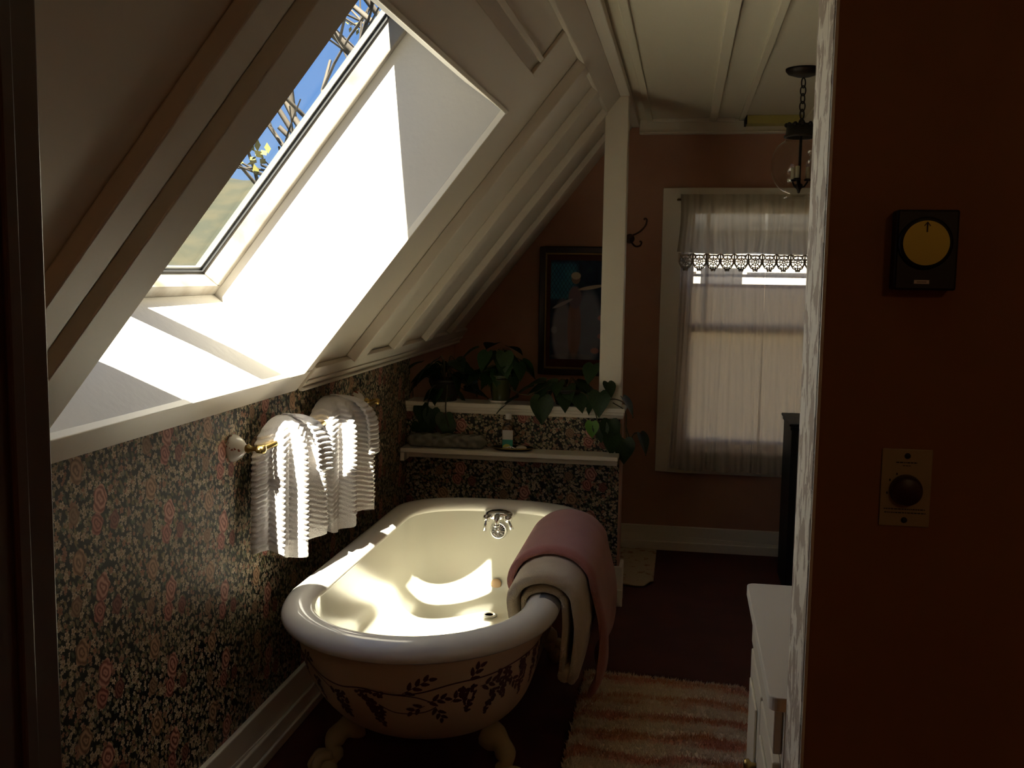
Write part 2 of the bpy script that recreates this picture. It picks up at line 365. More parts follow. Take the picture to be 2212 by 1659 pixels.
struct(MB().sbox(SK0-0.002, 1.41, SY1, 3.185, -0.012, -0.0005), 'trim_19', m_ceil, None, 0.003, label='casing board on the right of the skylight')
struct(MB().sbox(SK1, 1.255, SYN, SY1, -0.020, -0.0005), 'trim_20', m_ceil, None, 0.003, label='casing board above the skylight')
# bright bead around the opening
struct(MB().sbox(SK0-0.006, SK0+0.002, SYN, SY1, -0.020, -0.0005).sbox(SK0+0.002, SK1, SY1-0.002, SY1+0.010, -0.020, -0.0005).sbox(SK1-0.002, SK1+0.010, SYN, SY1-0.002, -0.024, -0.0005), 'trim_21', m_trim, None, 0.002, label='thin cream bead edging the skylight opening')
# flat ceiling battens and crown
for i, (x0, x1, h) in enumerate(((-0.222, -0.192, 0.012), (0.098, 0.138, 0.016), (0.250, 0.278, 0.012), (0.58, 0.62, 0.014), (1.0, 1.04, 0.014))):
    struct(MB().box(x0, x1, 1.64, FY1-0.055, ZC-h, ZC), 'trim_%d' % (22+i), m_flat, None, 0.003, label='%s batten running along the flat ceiling' % ('narrow', 'wide', 'thin', 'fourth', 'fifth')[i])
struct(MB().box(-0.262, FX1, FY1-0.05, FY1, 2.247, ZC).box(-0.262, FX1, FY1-0.064, FY1-0.05, 2.247, 2.258), 'trim_27', m_trim, None, 0.004, label='cream crown board above the window wall')
struct(MB().box(-0.20, 0.23, FY1-0.085, FY1-0.066, ZC-0.018, ZC), 'trim_28', m_trim, None, 0.004, label='pale cross batten against the crown board')

# ------------------------------------------------------------------ skylight
w1 = thing('window_1', SP(SK0, SYN, 0), 'bright skylight shaft with two panes over the bathtub', None, None, 'structure')
D0, D1, GL = 0.135, 0.37, 0.455
def shaft(name, pts): 
    mb = MB(); k = len(pts)//2
    mb.add(pts, [(i, i+1, k+i+1, k+i) for i in range(k-1)]); return mb.obj(name, m_shaft, w1)
fl = 0.006
shaft('sill_panel', [SP(SK0, SYN, 0), SP(SK0+fl, SYN, D0), SP(SK0+fl, SYN, GL), SP(SK0, SY1, 0), SP(SK0+fl, SY1, D0), SP(SK0+fl, SY1, GL)])
shaft('far_reveal', [SP(SK0, SY1, 0), SP(SK0, SY1-fl, D0), SP(SK0, SY1-fl, GL), SP(SK1, SY1, 0), SP(SK1, SY1-fl, D0), SP(SK1, SY1-fl, GL)])
shaft('near_reveal', [SP(SK0, SYN, 0), SP(SK0, SYN+fl, D0), SP(SK0, SYN+fl, GL), SP(SK1, SYN, 0), SP(SK1, SYN+fl, D0), SP(SK1, SYN+fl, GL)])
shaft('head_panel', [SP(SK1, SYN, 0), SP(SK1-fl, SYN, D0), SP(SK1, SYN, D1), SP(1.166, SYN, D1+0.01), SP(1.166, SYN, GL), SP(SK1, SY1, 0), SP(SK1-fl, SY1, D0), SP(SK1, SY1, D1), SP(1.166, SY1, D1+0.01), SP(1.166, SY1, GL)])
MB().sbox(SK1-0.001, 1.17, SY1-fl, SY1-fl+0.01, D1, GL).obj('corner_block', m_shaft, w1)
for a, b, wl, wr in ((SYN+0.008, 2.437, 0.150, 0.018), (2.455, SY1-0.008, 0.032, 0.026)):
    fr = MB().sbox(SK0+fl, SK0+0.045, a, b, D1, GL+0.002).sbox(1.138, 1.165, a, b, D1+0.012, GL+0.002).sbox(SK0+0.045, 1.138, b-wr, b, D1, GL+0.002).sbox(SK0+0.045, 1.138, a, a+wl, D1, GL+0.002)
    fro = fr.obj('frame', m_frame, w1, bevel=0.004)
    ga = MB()
    for (s0, s1, y0, y1) in ((SK0+0.0455, SK0+0.052, a+wl, b-wr), (1.132, 1.1375, a+wl, b-wr), (SK0+0.052, 1.132, a+wl, a+wl+0.005), (SK0+0.052, 1.132, b-wr-0.006, b-wr-0.0005)):
        ga.sbox(s0, s1, y0, y1, GL-0.022, GL-0.012)
    ga.obj('gasket', m_gasket, fro)
    sa = MB()
    for (s0, s1, y0, y1) in ((SK0+0.0455, SK0+0.060, a+wl, b-wr), (1.130, 1.1375, a+wl, b-wr), (SK0+0.060, 1.130, a+wl, a+wl+0.008), (SK0+0.060, 1.130, b-wr-0.014, b-wr-0.0005)):
        sa.sbox(s0, s1, y0, y1, GL-0.010, GL-0.001)
    sa.obj('sash', m_sash, fro, bevel=0.002)
    MB().sbox(SK0+0.05, 1.137, a+wl, b-wr, GL, GL+0.004).obj('pane', m_glass, w1)
MB().sbox(SK0+fl, 1.16, 2.4375, 2.4545, D1+0.03, GL+0.004).obj('mullion', m_frame, w1, bevel=0.004)
# outer roof
m_roof = Mat('grey_roof', (0.12, 0.12, 0.12), 0.9)
mb = MB(); ro0, ro1 = GL+0.005, GL+0.018
mb.sbox(-0.6, SK0+0.03, -1.7, 5.9, ro0, ro1); mb.sbox(1.19, 2.2, -1.7, 5.9, ro0, ro1); mb.sbox(SK0+0.03, 1.19, -1.7, SYN+0.02, ro0, ro1); mb.sbox(SK0+0.03, 1.19, SY1-0.02, 5.9, ro0, ro1)
struct(mb, 'roof', m_roof, label='outer roof around the skylight')

# ------------------------------------------------------------------ far window
w2 = thing('window_2', (WX0, FY1, WZ0), 'sash window with cream casing behind sheer curtains', None, None, 'structure')
mb = MB().box(WX0-0.128, WX0, FY1-0.022, FY1-0.0005, 0.44, 1.968).box(WX1, WX1+0.128, FY1-0.022, FY1-0.0005, 0.44, 1.968).box(WX0, WX1, FY1-0.022, FY1-0.0005, WZ1, 1.968).box(WX0, WX1, FY1-0.022, FY1-0.0005, 0.44, WZ0)
mb.obj('casing', m_trim, w2, bevel=0.003)
MB().box(WX0-0.02, WX1+0.02, FY1-0.042, FY1-0.0225, WZ0-0.01, WZ0+0.012).obj('sill', m_trim, w2, bevel=0.003)
ym = FY1+0.05
mb = MB().box(WX0, WX0+0.045, ym, ym+0.04, WZ0, WZ1).box(WX1-0.045, WX1, ym, ym+0.04, WZ0, WZ1).box(WX0+0.045, WX1-0.045, ym, ym+0.04, WZ0, WZ0+0.06).box(WX0+0.045, WX1-0.045, ym, ym+0.04, WZ1-0.04, WZ1).box(WX0+0.045, WX1-0.045, ym, ym+0.04, 1.20, 1.245)
so = mb.obj('sash_frame', m_trim, w2, bevel=0.003)
MB().box(WX0+0.105, WX0+0.125, ym+0.008, ym+0.03, 1.245, WZ1-0.04).obj('muntin', m_trim, so)
MB().box(WX1-0.125, WX1-0.105, ym+0.008, ym+0.03, 1.245, WZ1-0.04).obj('muntin', m_trim, so)
MB().box(WX0+0.045, WX1-0.045, ym+0.008, ym+0.03, 1.502, 1.518).obj('muntin', m_trim, so)
for z0, z1 in ((WZ0+0.06, 1.20), (1.245, WZ1-0.04)): MB().box(WX0+0.045, WX1-0.045, ym+0.015, ym+0.019, z0, z1).obj('pane', m_glass, w2)
# ------------------------------------------------------------------ bathtub
TX = -0.730
def outline(th, hw, yn, yf):
    # th 0..2pi, near end (th pi..2pi) half ellipse, far end squarer
    c, s = math.cos(th), math.sin(th); ycn, ycf = yn+hw*1.12, yf-0.27
    if s <= 0: return (TX+hw*c, ycn+(ycn-yn)*s)
    p = 2/2.7
    return (TX+hw*math.copysign(abs(c)**p, c), ycf+(yf-ycf)*abs(s)**p)
def ring(hw, yn, yf, n=48, side=10):
    pts = [outline(PI+PI*i/n, hw, yn, yf) for i in range(n+1)]
    a, b = pts[-1], outline(1e-9, hw, yn, yf)
    pts += [(a[0]+(b[0]-a[0])*k/side, a[1]+(b[1]-a[1])*k/side) for k in range(1, side)]
    pts += [outline(PI*(i/n)**1.0, hw, yn, yf) for i in range(n+1)]
    a, b = pts[-1], pts[0]
    pts += [(a[0]+(b[0]-a[0])*k/side, a[1]+(b[1]-a[1])*k/side) for k in range(1, side)]
    return pts
def loft(levels, close=True):
    mb = MB(); rs = [[(x, y, z) for x, y in ring(hw, yn, yf)] for z, hw, yn, yf in levels]; n = len(rs[0])
    vs = [p for r in rs for p in r]; fs = [(i*n+j, i*n+(j+1) % n, (i+1)*n+(j+1) % n, (i+1)*n+j) for i in range(len(rs)-1) for j in range(n)]
    if close:
        z, hw, yn, yf = levels[-1]; c = len(vs); vs.append((TX, (yn+yf)/2, z-0.002)); o = (len(rs)-1)*n
        fs += [(o+j, o+(j+1) % n, c) for j in range(n)]
    return mb.add(vs, fs)
def interp(levels, k=4):
    out = []
    L = [Vector(l) for l in levels]
    for p in smooth_path([l.to_3d() if False else l[:3] for l in L], k): out.append(p)
    yf = smooth_path([(l[3], 0, 0) for l in L], k)
    return [(p[0], p[1], p[2], q[0]) for p, q in zip(out, yf)]
IN = interp([(0.556, 0.306, 2.482, 4.010), (0.50, 0.304, 2.497, 4.002), (0.42, 0.298, 2.533, 3.992), (0.33, 0.288, 2.594, 3.980), (0.26, 0.262, 2.68, 3.960), (0.21, 0.225, 2.78, 3.92), (0.185, 0.165, 2.90, 3.85), (0.178, 0.09, 3.0, 3.75)])
EX = interp([(0.545, 0.366, 2.425, 4.058), (0.46, 0.354, 2.442, 4.050), (0.37, 0.336, 2.482, 4.035), (0.28, 0.306, 2.555, 4.01), (0.21, 0.262, 2.65, 3.97), (0.165, 0.215, 2.76, 3.91), (0.142, 0.15, 2.88, 3.84), (0.135, 0.08, 3.0, 3.75)])
tub = thing('bathtub', (TX, 3.2, 0), 'cream roll-rim clawfoot bathtub with plum vine painted on its end', 'bathtub')
loft(IN).obj('basin', m_porc, tub, True)
loft(EX).obj('outer_shell', m_shell, tub, True)
def rimpt(u, a):
    pass
mb = MB(); na = 18; rings = []
for k in range(na):
    a = 2*PI*k/na; r = 0.049*math.cos(a); dz = 0.031*math.sin(a) - (0.010*max(0, math.cos(a))**2)
    rings.append([(x, y, 0.553+dz) for x, y in ring(0.354+r, 2.430-r, 4.052+r)])
n = len(rings[0]); vs = [p for r in rings for p in r]
mb.add(vs, [(i*n+j, i*n+(j+1) % n, ((i+1) % na)*n+(j+1) % n, ((i+1) % na)*n+j) for i in range(na) for j in range(n)])
mb.obj('rim', m_rim, tub, True)
# claw and ball feet
def foot(sx, y, dy):
    mb = MB(); x0 = TX+sx*0.20
    leg = smooth_path([(x0-sx*0.00, y-dy*0.05, 0.150), (x0+sx*0.045, y-dy*0.015, 0.135), (x0+sx*0.065, y+dy*0.02, 0.105), (x0+sx*0.055, y+dy*0.02, 0.075), (x0+sx*0.075, y+dy*0.03, 0.05)], 5)
    k = len(leg); mb.tube(leg, [0.044-0.022*math.sin(PI*min(1, i/(k-1)*0.72)) + 0.004*math.sin(i) for i in range(k)], 12)
    b = Vector((x0+sx*0.08, y+dy*0.035, 0.036)); mb.sphere(b, 0.036, 16, 10)
    for t in (-0.85, 0.0, 0.85):
        d = Vector((sx*math.cos(t), dy*0.5+math.sin(t), 0)).normalized()
        mb.tube(smooth_path([b+Vector((-sx*0.02, 0, 0.045)), b+d*0.020+Vector((0, 0, 0.042)), b+d*0.040+Vector((0, 0, 0.014)), b+d*0.040+Vector((0, 0, -0.018))], 4), [0.016]*5+[0.015]*4+[0.010, 0.008, 0.006, 0.004], 8)
    mb.obj('foot', m_foot, tub, True)
foot(-1, 2.80, -1); foot(1, 2.80, -1); foot(-1, 3.78, 1); foot(1, 3.78, 1)
# painted vine: flat shapes laid on the near end of the shell
def ex_at(z):
    for i in range(len(EX)-1):
        a, b = EX[i], EX[i+1]
        if a[0] >= z >= b[0]:
            t = (a[0]-z)/(a[0]-b[0]+1e-9); return tuple(a[j]+(b[j]-a[j])*t for j in range(4))
    return EX[-1]
def onshell(phi, z, lift=0.0012):       # phi 0 = middle of the near end, + to the right
    z = z+0.022
    _, hw, yn, yf = ex_at(z); x, y = outline(1.5*PI+phi, hw+lift, yn-lift, yf); return Vector((x, y, z))
def blob(mb, phi, z, L, W, ang, n=8):   # pointed leaf in (arc, height)
    vs = []
    for i in range(n):
        t = 2*PI*i/n; a = math.cos(t)*L/2; b = math.sin(t)*W/2*(1-0.35*math.cos(t))
        da, dz = a*math.cos(ang)-b*math.sin(ang), a*math.sin(ang)+b*math.cos(ang)
        vs.append(onshell(phi+da/0.36, z+dz))
    mb.add(vs, [tuple(range(n))])
def stroke(mb, pts, w):
    P = smooth_path([(a, b, 0) for a, b in pts], 8); vs = []
    for i, p in enumerate(P):
        t = (P[min(i+1, len(P)-1)]-P[max(i-1, 0)]); nrm = Vector((-t.y, t.x*0.36, 0)); nrm = nrm.normalized() if nrm.length else Vector((0, 1, 0))
        for s in (1, -1): vs.append(onshell(p.x+nrm.x*s*w/2/0.36, p.y+nrm.y*s*w/2))
    mb.add(vs, [(2*i, 2*i+2, 2*i+3, 2*i+1) for i in range(len(P)-1)])
def raceme(mb, phi, z, L, W, rnd, lean=0.0):
    n = int(L/0.0085)
    for i in range(n):
        t = i/n; w = W*(1-t)**0.7
        for j in range(max(1, int(w/0.010))+1):
            blob(mb, phi+(rnd.uniform(-0.5, 0.5)*w+lean*t)/0.36, z-t*L+rnd.uniform(-.003, .003), rnd.uniform(.012, .018), rnd.uniform(.008, .012), rnd.uniform(0, PI))
def sprig(mb, phi, z, L, ang, n=7, leaf=0.030):
    stroke(mb, [(phi, z), (phi+L*math.cos(ang)*.5/.36, z+L*math.sin(ang)*.5), (phi+L*math.cos(ang)/.36, z+L*math.sin(ang))], 0.002)
    for i in range(n):
        t = (i+0.6)/n; s = 1 if i % 2 else -1; a = ang+s*0.85*(1-t*0.5)
        blob(mb, phi+(L*t*math.cos(ang)+math.cos(a)*leaf*.5)/.36, z+L*t*math.sin(ang)+math.sin(a)*leaf*.5, leaf*(1-.25*t), leaf*0.40, a)
rnd = random.Random(3); mb = MB()
stroke(mb, [(-1.45, .46), (-1.15, .435), (-.85, .432), (-.6, .405), (-.4, .398), (-.2, .408), (.05, .398), (.25, .405), (.5, .425), (.8, .43), (1.05, .44), (1.35, .45)], 0.0045)
stroke(mb, [(-.85, .432), (-.65, .40), (-.5, .372), (-.4, .37)], 0.0035)
stroke(mb, [(.05, .398), (.2, .392), (.3, .378), (.37, .362)], 0.0035)
stroke(mb, [(-.08, .36), (.03, .337), (.15, .332), (.28, .338), (.36, .352)], 0.0035)
for phi, z, L, W, ln in ((-1.3, .445, .10, .05, 0), (-1.12, .43, .125, .05, .0), (-.95, .43, .08, .075, 0), (-.72, .385, .085, .032, .0), (-.44, .375, .10, .06, .01), (-.15, .40, .06, .085, 0), (-.1, .35, .085, .045, 0), (.62, .405, .09, .055, 0), (.95, .43, .10, .06, .0), (.86, .375, .085, .034, -.03), (1.18, .44, .13, .045, 0), (1.36, .45, .13, .04, 0), (1.5, .45, .1, .04, 0)):
    raceme(mb, phi, z, L, W, rnd, ln)
for phi, z, L, an, n in ((.12, .402, .085, .55, 7), (.30, .372, .05, .2, 5), (.36, .355, .05, -1.2, 5), (.28, .36, .045, 3.6, 4), (.62, .425, .05, .9, 5), (-.95, .34, .07, -1.2, 6), (-.9, .435, .05, .2, 5), (-1.2, .36, .06, -1.3, 6), (1.02, .40, .06, -.9, 6), (.72, .40, .05, .1, 5), (-.45, .33, .03, -1.4, 4), (.48, .365, .05, .7, 5), (-.15, .365, .05, -1.1, 5)):
    sprig(mb, phi, z, L, an, n)
mb.obj('painted_vine', m_vine, tub, weld=False)['label'] = 'plum wisteria vine painted on the tub end'
# drain, stopper disc
MB().lathe([(0.0, 0.001), (0.016, 0.001), (0.018, 0.004), (0.026, 0.006), (0.030, 0.004), (0.031, 0.0)], (-0.71, 3.78, 0.1835), 20).obj('drain_ring', Mat('worn_nickel', (0.75, 0.72, 0.66), 0.3, 0.6), tub, True)
MB().lathe([(0.0, 0.0), (0.016, 0.0)], (-0.71, 3.78, 0.1862), 16).obj('drain_hole', Mat('rusty_drain', (0.22, 0.10, 0.04), 0.6), tub)
MB().lathe([(0.022, 0.0), (0.022, 0.006), (0.015, 0.009), (0.0, 0.009)], (-0.715, 3.958, 0.255), 18, 'Y').obj('outlet_cap', m_tan, tub, True)

# faucet on the far inner wall
fy = 4.000
fc = thing('bath_faucet', (-0.712, fy, 0.53), 'chrome bath mixer with two levers above a slotted overflow plate', 'faucet')
mb = MB(); mb.grid(lambda u, v: (-0.712+0.066*math.cos(2*PI*u)*(1-0.25*v*v) , fy-0.042*v, 0.533+(0.026 if math.sin(2*PI*u) > 0 else 0.018)*math.sin(2*PI*u)*(1-0.35*v*v)), 28, 6, True)
mb.add([(-0.712+0.0495*math.cos(2*PI*i/28), fy-0.042, 0.533+(0.0169 if math.sin(2*PI*i/28) > 0 else 0.0117)*math.sin(2*PI*i/28)) for i in range(28)], [tuple(range(28))])
mb.obj('escutcheon', m_chrome, fc, True)
mb = MB(); mb.tube(smooth_path([(-0.712, fy-0.03, 0.535), (-0.712, fy-0.062, 0.536), (-0.712, fy-0.072, 0.522), (-0.712, fy-0.072, 0.508)], 5), 0.012, 12); mb.lathe([(0.015, 0), (0.015, 0.01)], (-0.712, fy-0.072, 0.500), 14); mb.obj('spout', m_chrome, fc, True)
for sx, end in ((-1, (-0.762, fy-0.066, 0.478)), (1, (-0.648, fy-0.075, 0.492))):
    b = Vector((-0.712+sx*0.044, fy-0.042, 0.528)); mb = MB(); mb.lathe([(0.016, 0.0), (0.016, 0.014), (0.011, 0.020), (0.0, 0.022)], b, 14, 'Y'); mb.obj('valve', m_chrome, fc, True)
    s = b+Vector((0, -0.016, 0)); e = Vector(end); mb = MB(); mb.sphere(s, 0.010, 10, 7); mb.tube([s, s+(e-s)*0.35, s+(e-s)*0.4, e], [0.0055, 0.0045, 0.006, 0.0085], 10); mb.obj('lever', m_chrome, fc, True)
ov = thing('overflow_plate', (-0.715, fy-0.002, 0.468), 'round slotted chrome overflow plate under the faucet levers', 'overflow plate')
MB().lathe([(0.037, 0.0), (0.037, 0.006), (0.033, 0.010), (0.027, 0.009), (0.026, 0.004)], (-0.715, fy-0.002, 0.468), 28, 'Y').obj('ring', m_chrome, ov, True)
MB().lathe([(0.0, 0.0035), (0.0275, 0.0035)], (-0.715, fy-0.002, 0.468), 24, 'Y').obj('dark_backing', m_dark, ov)
MB().lathe([(0.009, 0.0), (0.009, 0.010), (0.005, 0.013), (0.0, 0.013)], (-0.715, fy-0.005, 0.468), 14, 'Y').obj('hub', m_chrome, ov, True)
for k in range(16):
    a = 2*PI*(k+.5)/16; d = Vector((math.cos(a), 0, math.sin(a))); t = Vector((-d.z, 0, d.x)); c = Vector((-0.715, fy-0.0065, 0.468)); mb = MB()
    q = [c+d*0.008-t*0.0012, c+d*0.027-t*0.0026, c+d*0.027+t*0.0026, c+d*0.008+t*0.0012]
    mb.hexa([p for p in q] + [p+Vector((0, -0.003, 0)) for p in q]); mb.obj('spoke', m_chrome, ov)

# ------------------------------------------------------------------ towels over the tub rim
def terry(name, c, c2):
    m = Mat(name, c, 0.95); m.set('Sheen Weight', 0.4); t = m.xyz(); v = m.vec(*t)
    m.set('Base Color', m.mix(m.noise(v, 8, 3).step(0.3, 0.7), c, c2)); m.bump(m.noise(v, 350, 2), 0.8, 0.004); return m
m_cream_t = terry('cream_terry', (0.66, 0.54, 0.38), (0.58, 0.46, 0.30)); m_pink_t = terry('pink_terry', (0.58, 0.24, 0.20), (0.52, 0.20, 0.16)); m_white_t = terry('white_terry', (0.82, 0.79, 0.77), (0.77, 0.74, 0.72))
def drape(off, zin, zout, bulge=0.0):
    # path across the right rim (x,z), outward offset from the rim surface
    xr, zr, rx, rz = TX+0.354, 0.555, 0.049, 0.031; pts = []
    pts.append((xr-rx-off*0.75+0.016, zin)); pts.append((xr-rx-off*0.8+0.006, (zin+zr)/2))
    for k in range(9):
        a = PI-PI*k/8; pts.append((xr+(rx+off)*math.cos(a), zr+(rz+off)*math.sin(a)))
    pts.append((xr+rx+off+0.004+bulge, (zr*0.65+zout*0.35))); pts.append((xr+rx+off*0.9+bulge*1.4, zout*0.8+zr*0.2)); pts.append((xr+rx+off*0.75+bulge, zout))
    return [(p.x, p.y) for p in smooth_path([(a, b, 0) for a, b in pts], 4)]
def slab(name, mat, parent, path, thick, y0, y1, wav=0.006, seed=0, ny=16, tilt=0.0):
    P = [Vector((a, b, 0)) for a, b in path]; k = len(P); prof = []
    def nr(i):
        t = P[min(i+1, k-1)]-P[max(i-1, 0)]; return Vector((-t.y, t.x, 0)).normalized()
    for i in range(k): prof.append(P[i]+nr(i)*thick/2)
    for j in range(1, 5):      # rounded end
        a = PI*j/5; t = (P[-1]-P[-2]).normalized(); prof.append(P[-1]+nr(k-1)*thick/2*math.cos(a)+t*thick/2*math.sin(a))
    for i in range(k-1, -1, -1): prof.append(P[i]-nr(i)*thick/2)
    for j in range(1, 5):
        a = PI*j/5; t = (P[0]-P[1]).normalized(); prof.append(P[0]-nr(0)*thick/2*math.cos(a)+t*thick/2*math.sin(a))
    n = len(prof); cen = [(prof[i]) for i in range(n)]
    def fn(u, v):
        i = int(round(u*n)) % n; y = y0+(y1-y0)*v; e = min(v, 1-v)
        p = prof[i]; q = P[min(i, k-1)] if i < k else P[max(0, min(k-1, k-1-(i-k-4)))]
        sh = 1.0 if e > 0.04 else 0.72+7*e
        x = q.x+(p.x-q.x)*sh; z = q.y+(p.y-q.y)*sh
        dn = max(0, 0.6-z)/0.4
        x += wav*math.sin(v*7+seed+z*9)*dn*0.9; y += wav*1.5*math.sin(z*12+seed)*dn + tilt*dn
        return (x, y, z)
    mb = MB(); mb.grid(fn, n, ny, True)
    vs = mb.v; mb.f.append(tuple(i*ny for i in range(n))); mb.f.append(tuple(i*ny+ny-1 for i in range(n)))
    return mb.obj(name, mat, parent, True)
ct = thing('bath_towel', (TX+0.354, 3.1, 0.585), 'thick folded cream bath towel draped over the right tub rim', 'towel')
slab('inner_fold', m_cream_t, ct, drape(0.0105, 0.40, 0.36), 0.020, 2.86, 3.36, 0.002, 1)
slab('outer_fold', m_cream_t, ct, drape(0.046, 0.36, 0.335, 0.006), 0.034, 2.845, 3.38, 0.003, 2)
MB().tube([(TX+0.354+0.049+0.017, 2.86, 0.342), (TX+0.354+0.049+0.017, 3.37, 0.342)], 0.022, 12).obj('bottom_fold', m_cream_t, ct, True)
pt = thing('bath_towel', (TX+0.354, 3.3, 0.63), 'pink bath towel laid over the cream towel on the tub rim', 'towel')
slab('cloth', m_pink_t, pt, drape(0.080, 0.44, 0.20, 0.02), 0.026, 3.03, 3.56, 0.012, 4, tilt=0.04)

# ------------------------------------------------------------------ hand towels on the wall bar
BX, BZ = -1.172, 1.005
tb = thing('towel_bar', (XW, 2.70, BZ), 'brass towel bar with white floral porcelain rosettes on the papered wall', 'towel bar')
m_china = Mat('floral_porcelain', (0.8, 0.78, 0.72), 0.15); cx = m_china.xyz(); cn = m_china.noise(m_china.vec(*cx), 55, 2)
m_china.set('Base Color', m_china.mix(cn.step(0.60, 0.64), (0.78, 0.76, 0.70), (0.30, 0.10, 0.06)))
for yy in (2.70, 3.80):
    MB().lathe([(0.040, 0.0), (0.040, 0.006), (0.037, 0.014), (0.028, 0.028), (0.016, 0.038), (0.012, 0.042), (0.0, 0.043)], (XW, yy, BZ), 24, 'X').obj('rosette', m_china, tb, True)
    mb = MB(); mb.lathe([(0.010, 0.04), (0.014, 0.05), (0.008, 0.058), (0.007, 0.070), (0.012, 0.076), (0.013, 0.092), (0.011, 0.100), (0.0, 0.103)], (XW, yy, BZ), 16, 'X'); mb.obj('bracket', m_brass, tb, True)
MB().tube([(BX, 2.68, BZ), (BX, 3.83, BZ)], 0.007, 10).obj('rod', m_brass, tb, True)
def towel(label, yc, hw, ztop, zb0, zb1, seed, front):
    t = thing('hand_towel', (BX, yc, zb0), label, 'towel', 'white ribbed hand towels on the wall bar')
    xb = -1.232
    def surf(phi, z, off, pa=1.0):
        # plan section: pleated bulge from the wall round to the front
        k = min(1.0, max(0.0, (ztop-z)/0.105)); dome = math.sqrt(max(0.0, 1-(1-k)**2))
        spread = 0.90+0.10*min(1, (ztop-z)/0.36)
        h = hw*dome*spread; d = (front-xb)*(0.25+0.75*dome)*(0.86+0.14*spread)
        pl = pa*(0.021*math.sin(phi*10.5+seed)*min(1, k*0.9+0.1) + 0.007*math.sin(phi*21+seed*2)*k)
        rib = 0.0046*math.sin(2*PI*(z+pl*0.35)/0.0165)*min(1, k*3)
        if z < zb0+0.03 and not off: rib *= 0.15
        e = d+pl+rib+off; g = h+pl*0.6+rib+off
        return (xb+e*abs(math.sin(phi))**0.75, yc-g*math.copysign(abs(math.cos(phi))**0.8, math.cos(phi)), z)
    mb = MB()
    def fn(u, v):
        phi = 0.02+u*(PI-0.04); zb = zb0+(zb1-zb0)*u+0.020*math.sin(u*11+seed); z = ztop-0.0005+(zb-ztop)*(v**1.35 if v < 1 else 1)
        z = ztop+(zb-ztop)*(0.12*v*v+0.88*v) if v > 0 else ztop
        return surf(phi, z, 0)
    mb.grid(fn, 90, 150); o = mb.obj('drop', m_white_t, t, True); so_ = o.modifiers.new('thick', 'SOLIDIFY'); so_.thickness = 0.008; so_.offset = -1
    # shorter turned-over flap
    def fn2(u, v):
        phi = PI*(0.50+0.46*u); zb = zb0+0.215+0.05*u-0.012*math.sin(u*5); z = ztop+0.004+(zb-ztop)*v
        x, y, z = surf(phi, z, 0.026+0.005*math.sin(u*10), 0.25); 
        return (x+0.006*v, y, z)
    mb = MB(); mb.grid(fn2, 60, 90); o = mb.obj('flap', m_white_t, t, True); so_ = o.modifiers.new('thick', 'SOLIDIFY'); so_.thickness = 0.008; so_.offset = -1
    return t
towel('white ribbed hand towel on the bar, nearer the porcelain rosette', 2.955, 0.205, 1.065, 0.672, 0.662, 0.6, -1.118)
towel('white ribbed hand towel on the bar, farther from the porcelain rosette', 3.385, 0.205, 1.075, 0.652, 0.652, 2.1, -1.092)
# ------------------------------------------------------------------ shelf on the half wall
sh = thing('wall_shelf', (-0.76, YH, 0.69), 'narrow cream shelf on the papered half wall', 'shelf')
MB().box(XW+0.004, -0.266, 4.435, YH-0.001, 0.690, 0.710).obj('board', m_trim, sh, bevel=0.003)
MB().box(XW+0.004, -0.274, YH-0.045, YH-0.001, 0.655, 0.6895).obj('cleat', m_trim, sh, bevel=0.002)
MB().box(XW+0.004, XW+0.024, 4.437, YH-0.046, 0.650, 0.6895).obj('bracket', m_trim, sh, bevel=0.002)
# bottle on tray
m_clear = glassmat('clear_plastic', (0.78, 0.72, 0.60)); m_whitep = Mat('white_plastic', (0.8, 0.78, 0.74), 0.35)
ty = 4.495
tr = thing('tray', (-0.745, ty, 0.71), 'dark oval tray holding the soap bottle on the shelf', 'tray')
m_tray = Mat('dark_bronze_tray', (0.06, 0.04, 0.025), 0.25, 0.6)
mb = MB(); mb.grid(lambda u, v: (-0.745+(0.070+0.026*v)*math.cos(2*PI*u), ty+(0.038+0.014*v)*math.sin(2*PI*u), 0.7105+0.014*v*v), 40, 4, True)
mb.add([(-0.745+0.070*math.cos(2*PI*i/40), ty+0.038*math.sin(2*PI*i/40), 0.7105) for i in range(40)], [tuple(range(40))])
o = mb.obj('dish', m_tray, tr, True); md = o.modifiers.new('thick', 'SOLIDIFY'); md.thickness = 0.003
MB().tube([(-0.745+0.096*math.cos(2*PI*i/40), ty+0.052*math.sin(2*PI*i/40), 0.7245) for i in range(41)], 0.003, 6, False).obj('rim', m_brass, tr, True)
bo = thing('soap_bottle', (-0.765, ty-0.005, 0.715), 'clear bottle of soap with white cap and teal and yellow label', 'bottle')
def rr(w, d, z, n=24, p=0.55): return [(-0.765+w*math.copysign(abs(math.cos(2*PI*i/n))**p, math.cos(2*PI*i/n)), ty-0.005+d*math.copysign(abs(math.sin(2*PI*i/n))**p, math.sin(2*PI*i/n)), z) for i in range(n)]
def stack(levels, name, mat, par, p=0.55):
    mb = MB(); n = 24; vs = [q for l in levels for q in rr(*l, n, p)]
    mb.add(vs, [(i*n+j, i*n+(j+1) % n, (i+1)*n+(j+1) % n, (i+1)*n+j) for i in range(len(levels)-1) for j in range(n)] + [tuple(range(n-1, -1, -1)), tuple((len(levels)-1)*n+j for j in range(n))])
    return mb.obj(name, mat, par, True)
flask = stack([(0.027, 0.016, 0.716), (0.028, 0.017, 0.722), (0.028, 0.017, 0.80), (0.026, 0.016, 0.825), (0.018, 0.012, 0.838), (0.010, 0.010, 0.845), (0.010, 0.010, 0.853)], 'flask', m_clear, bo)
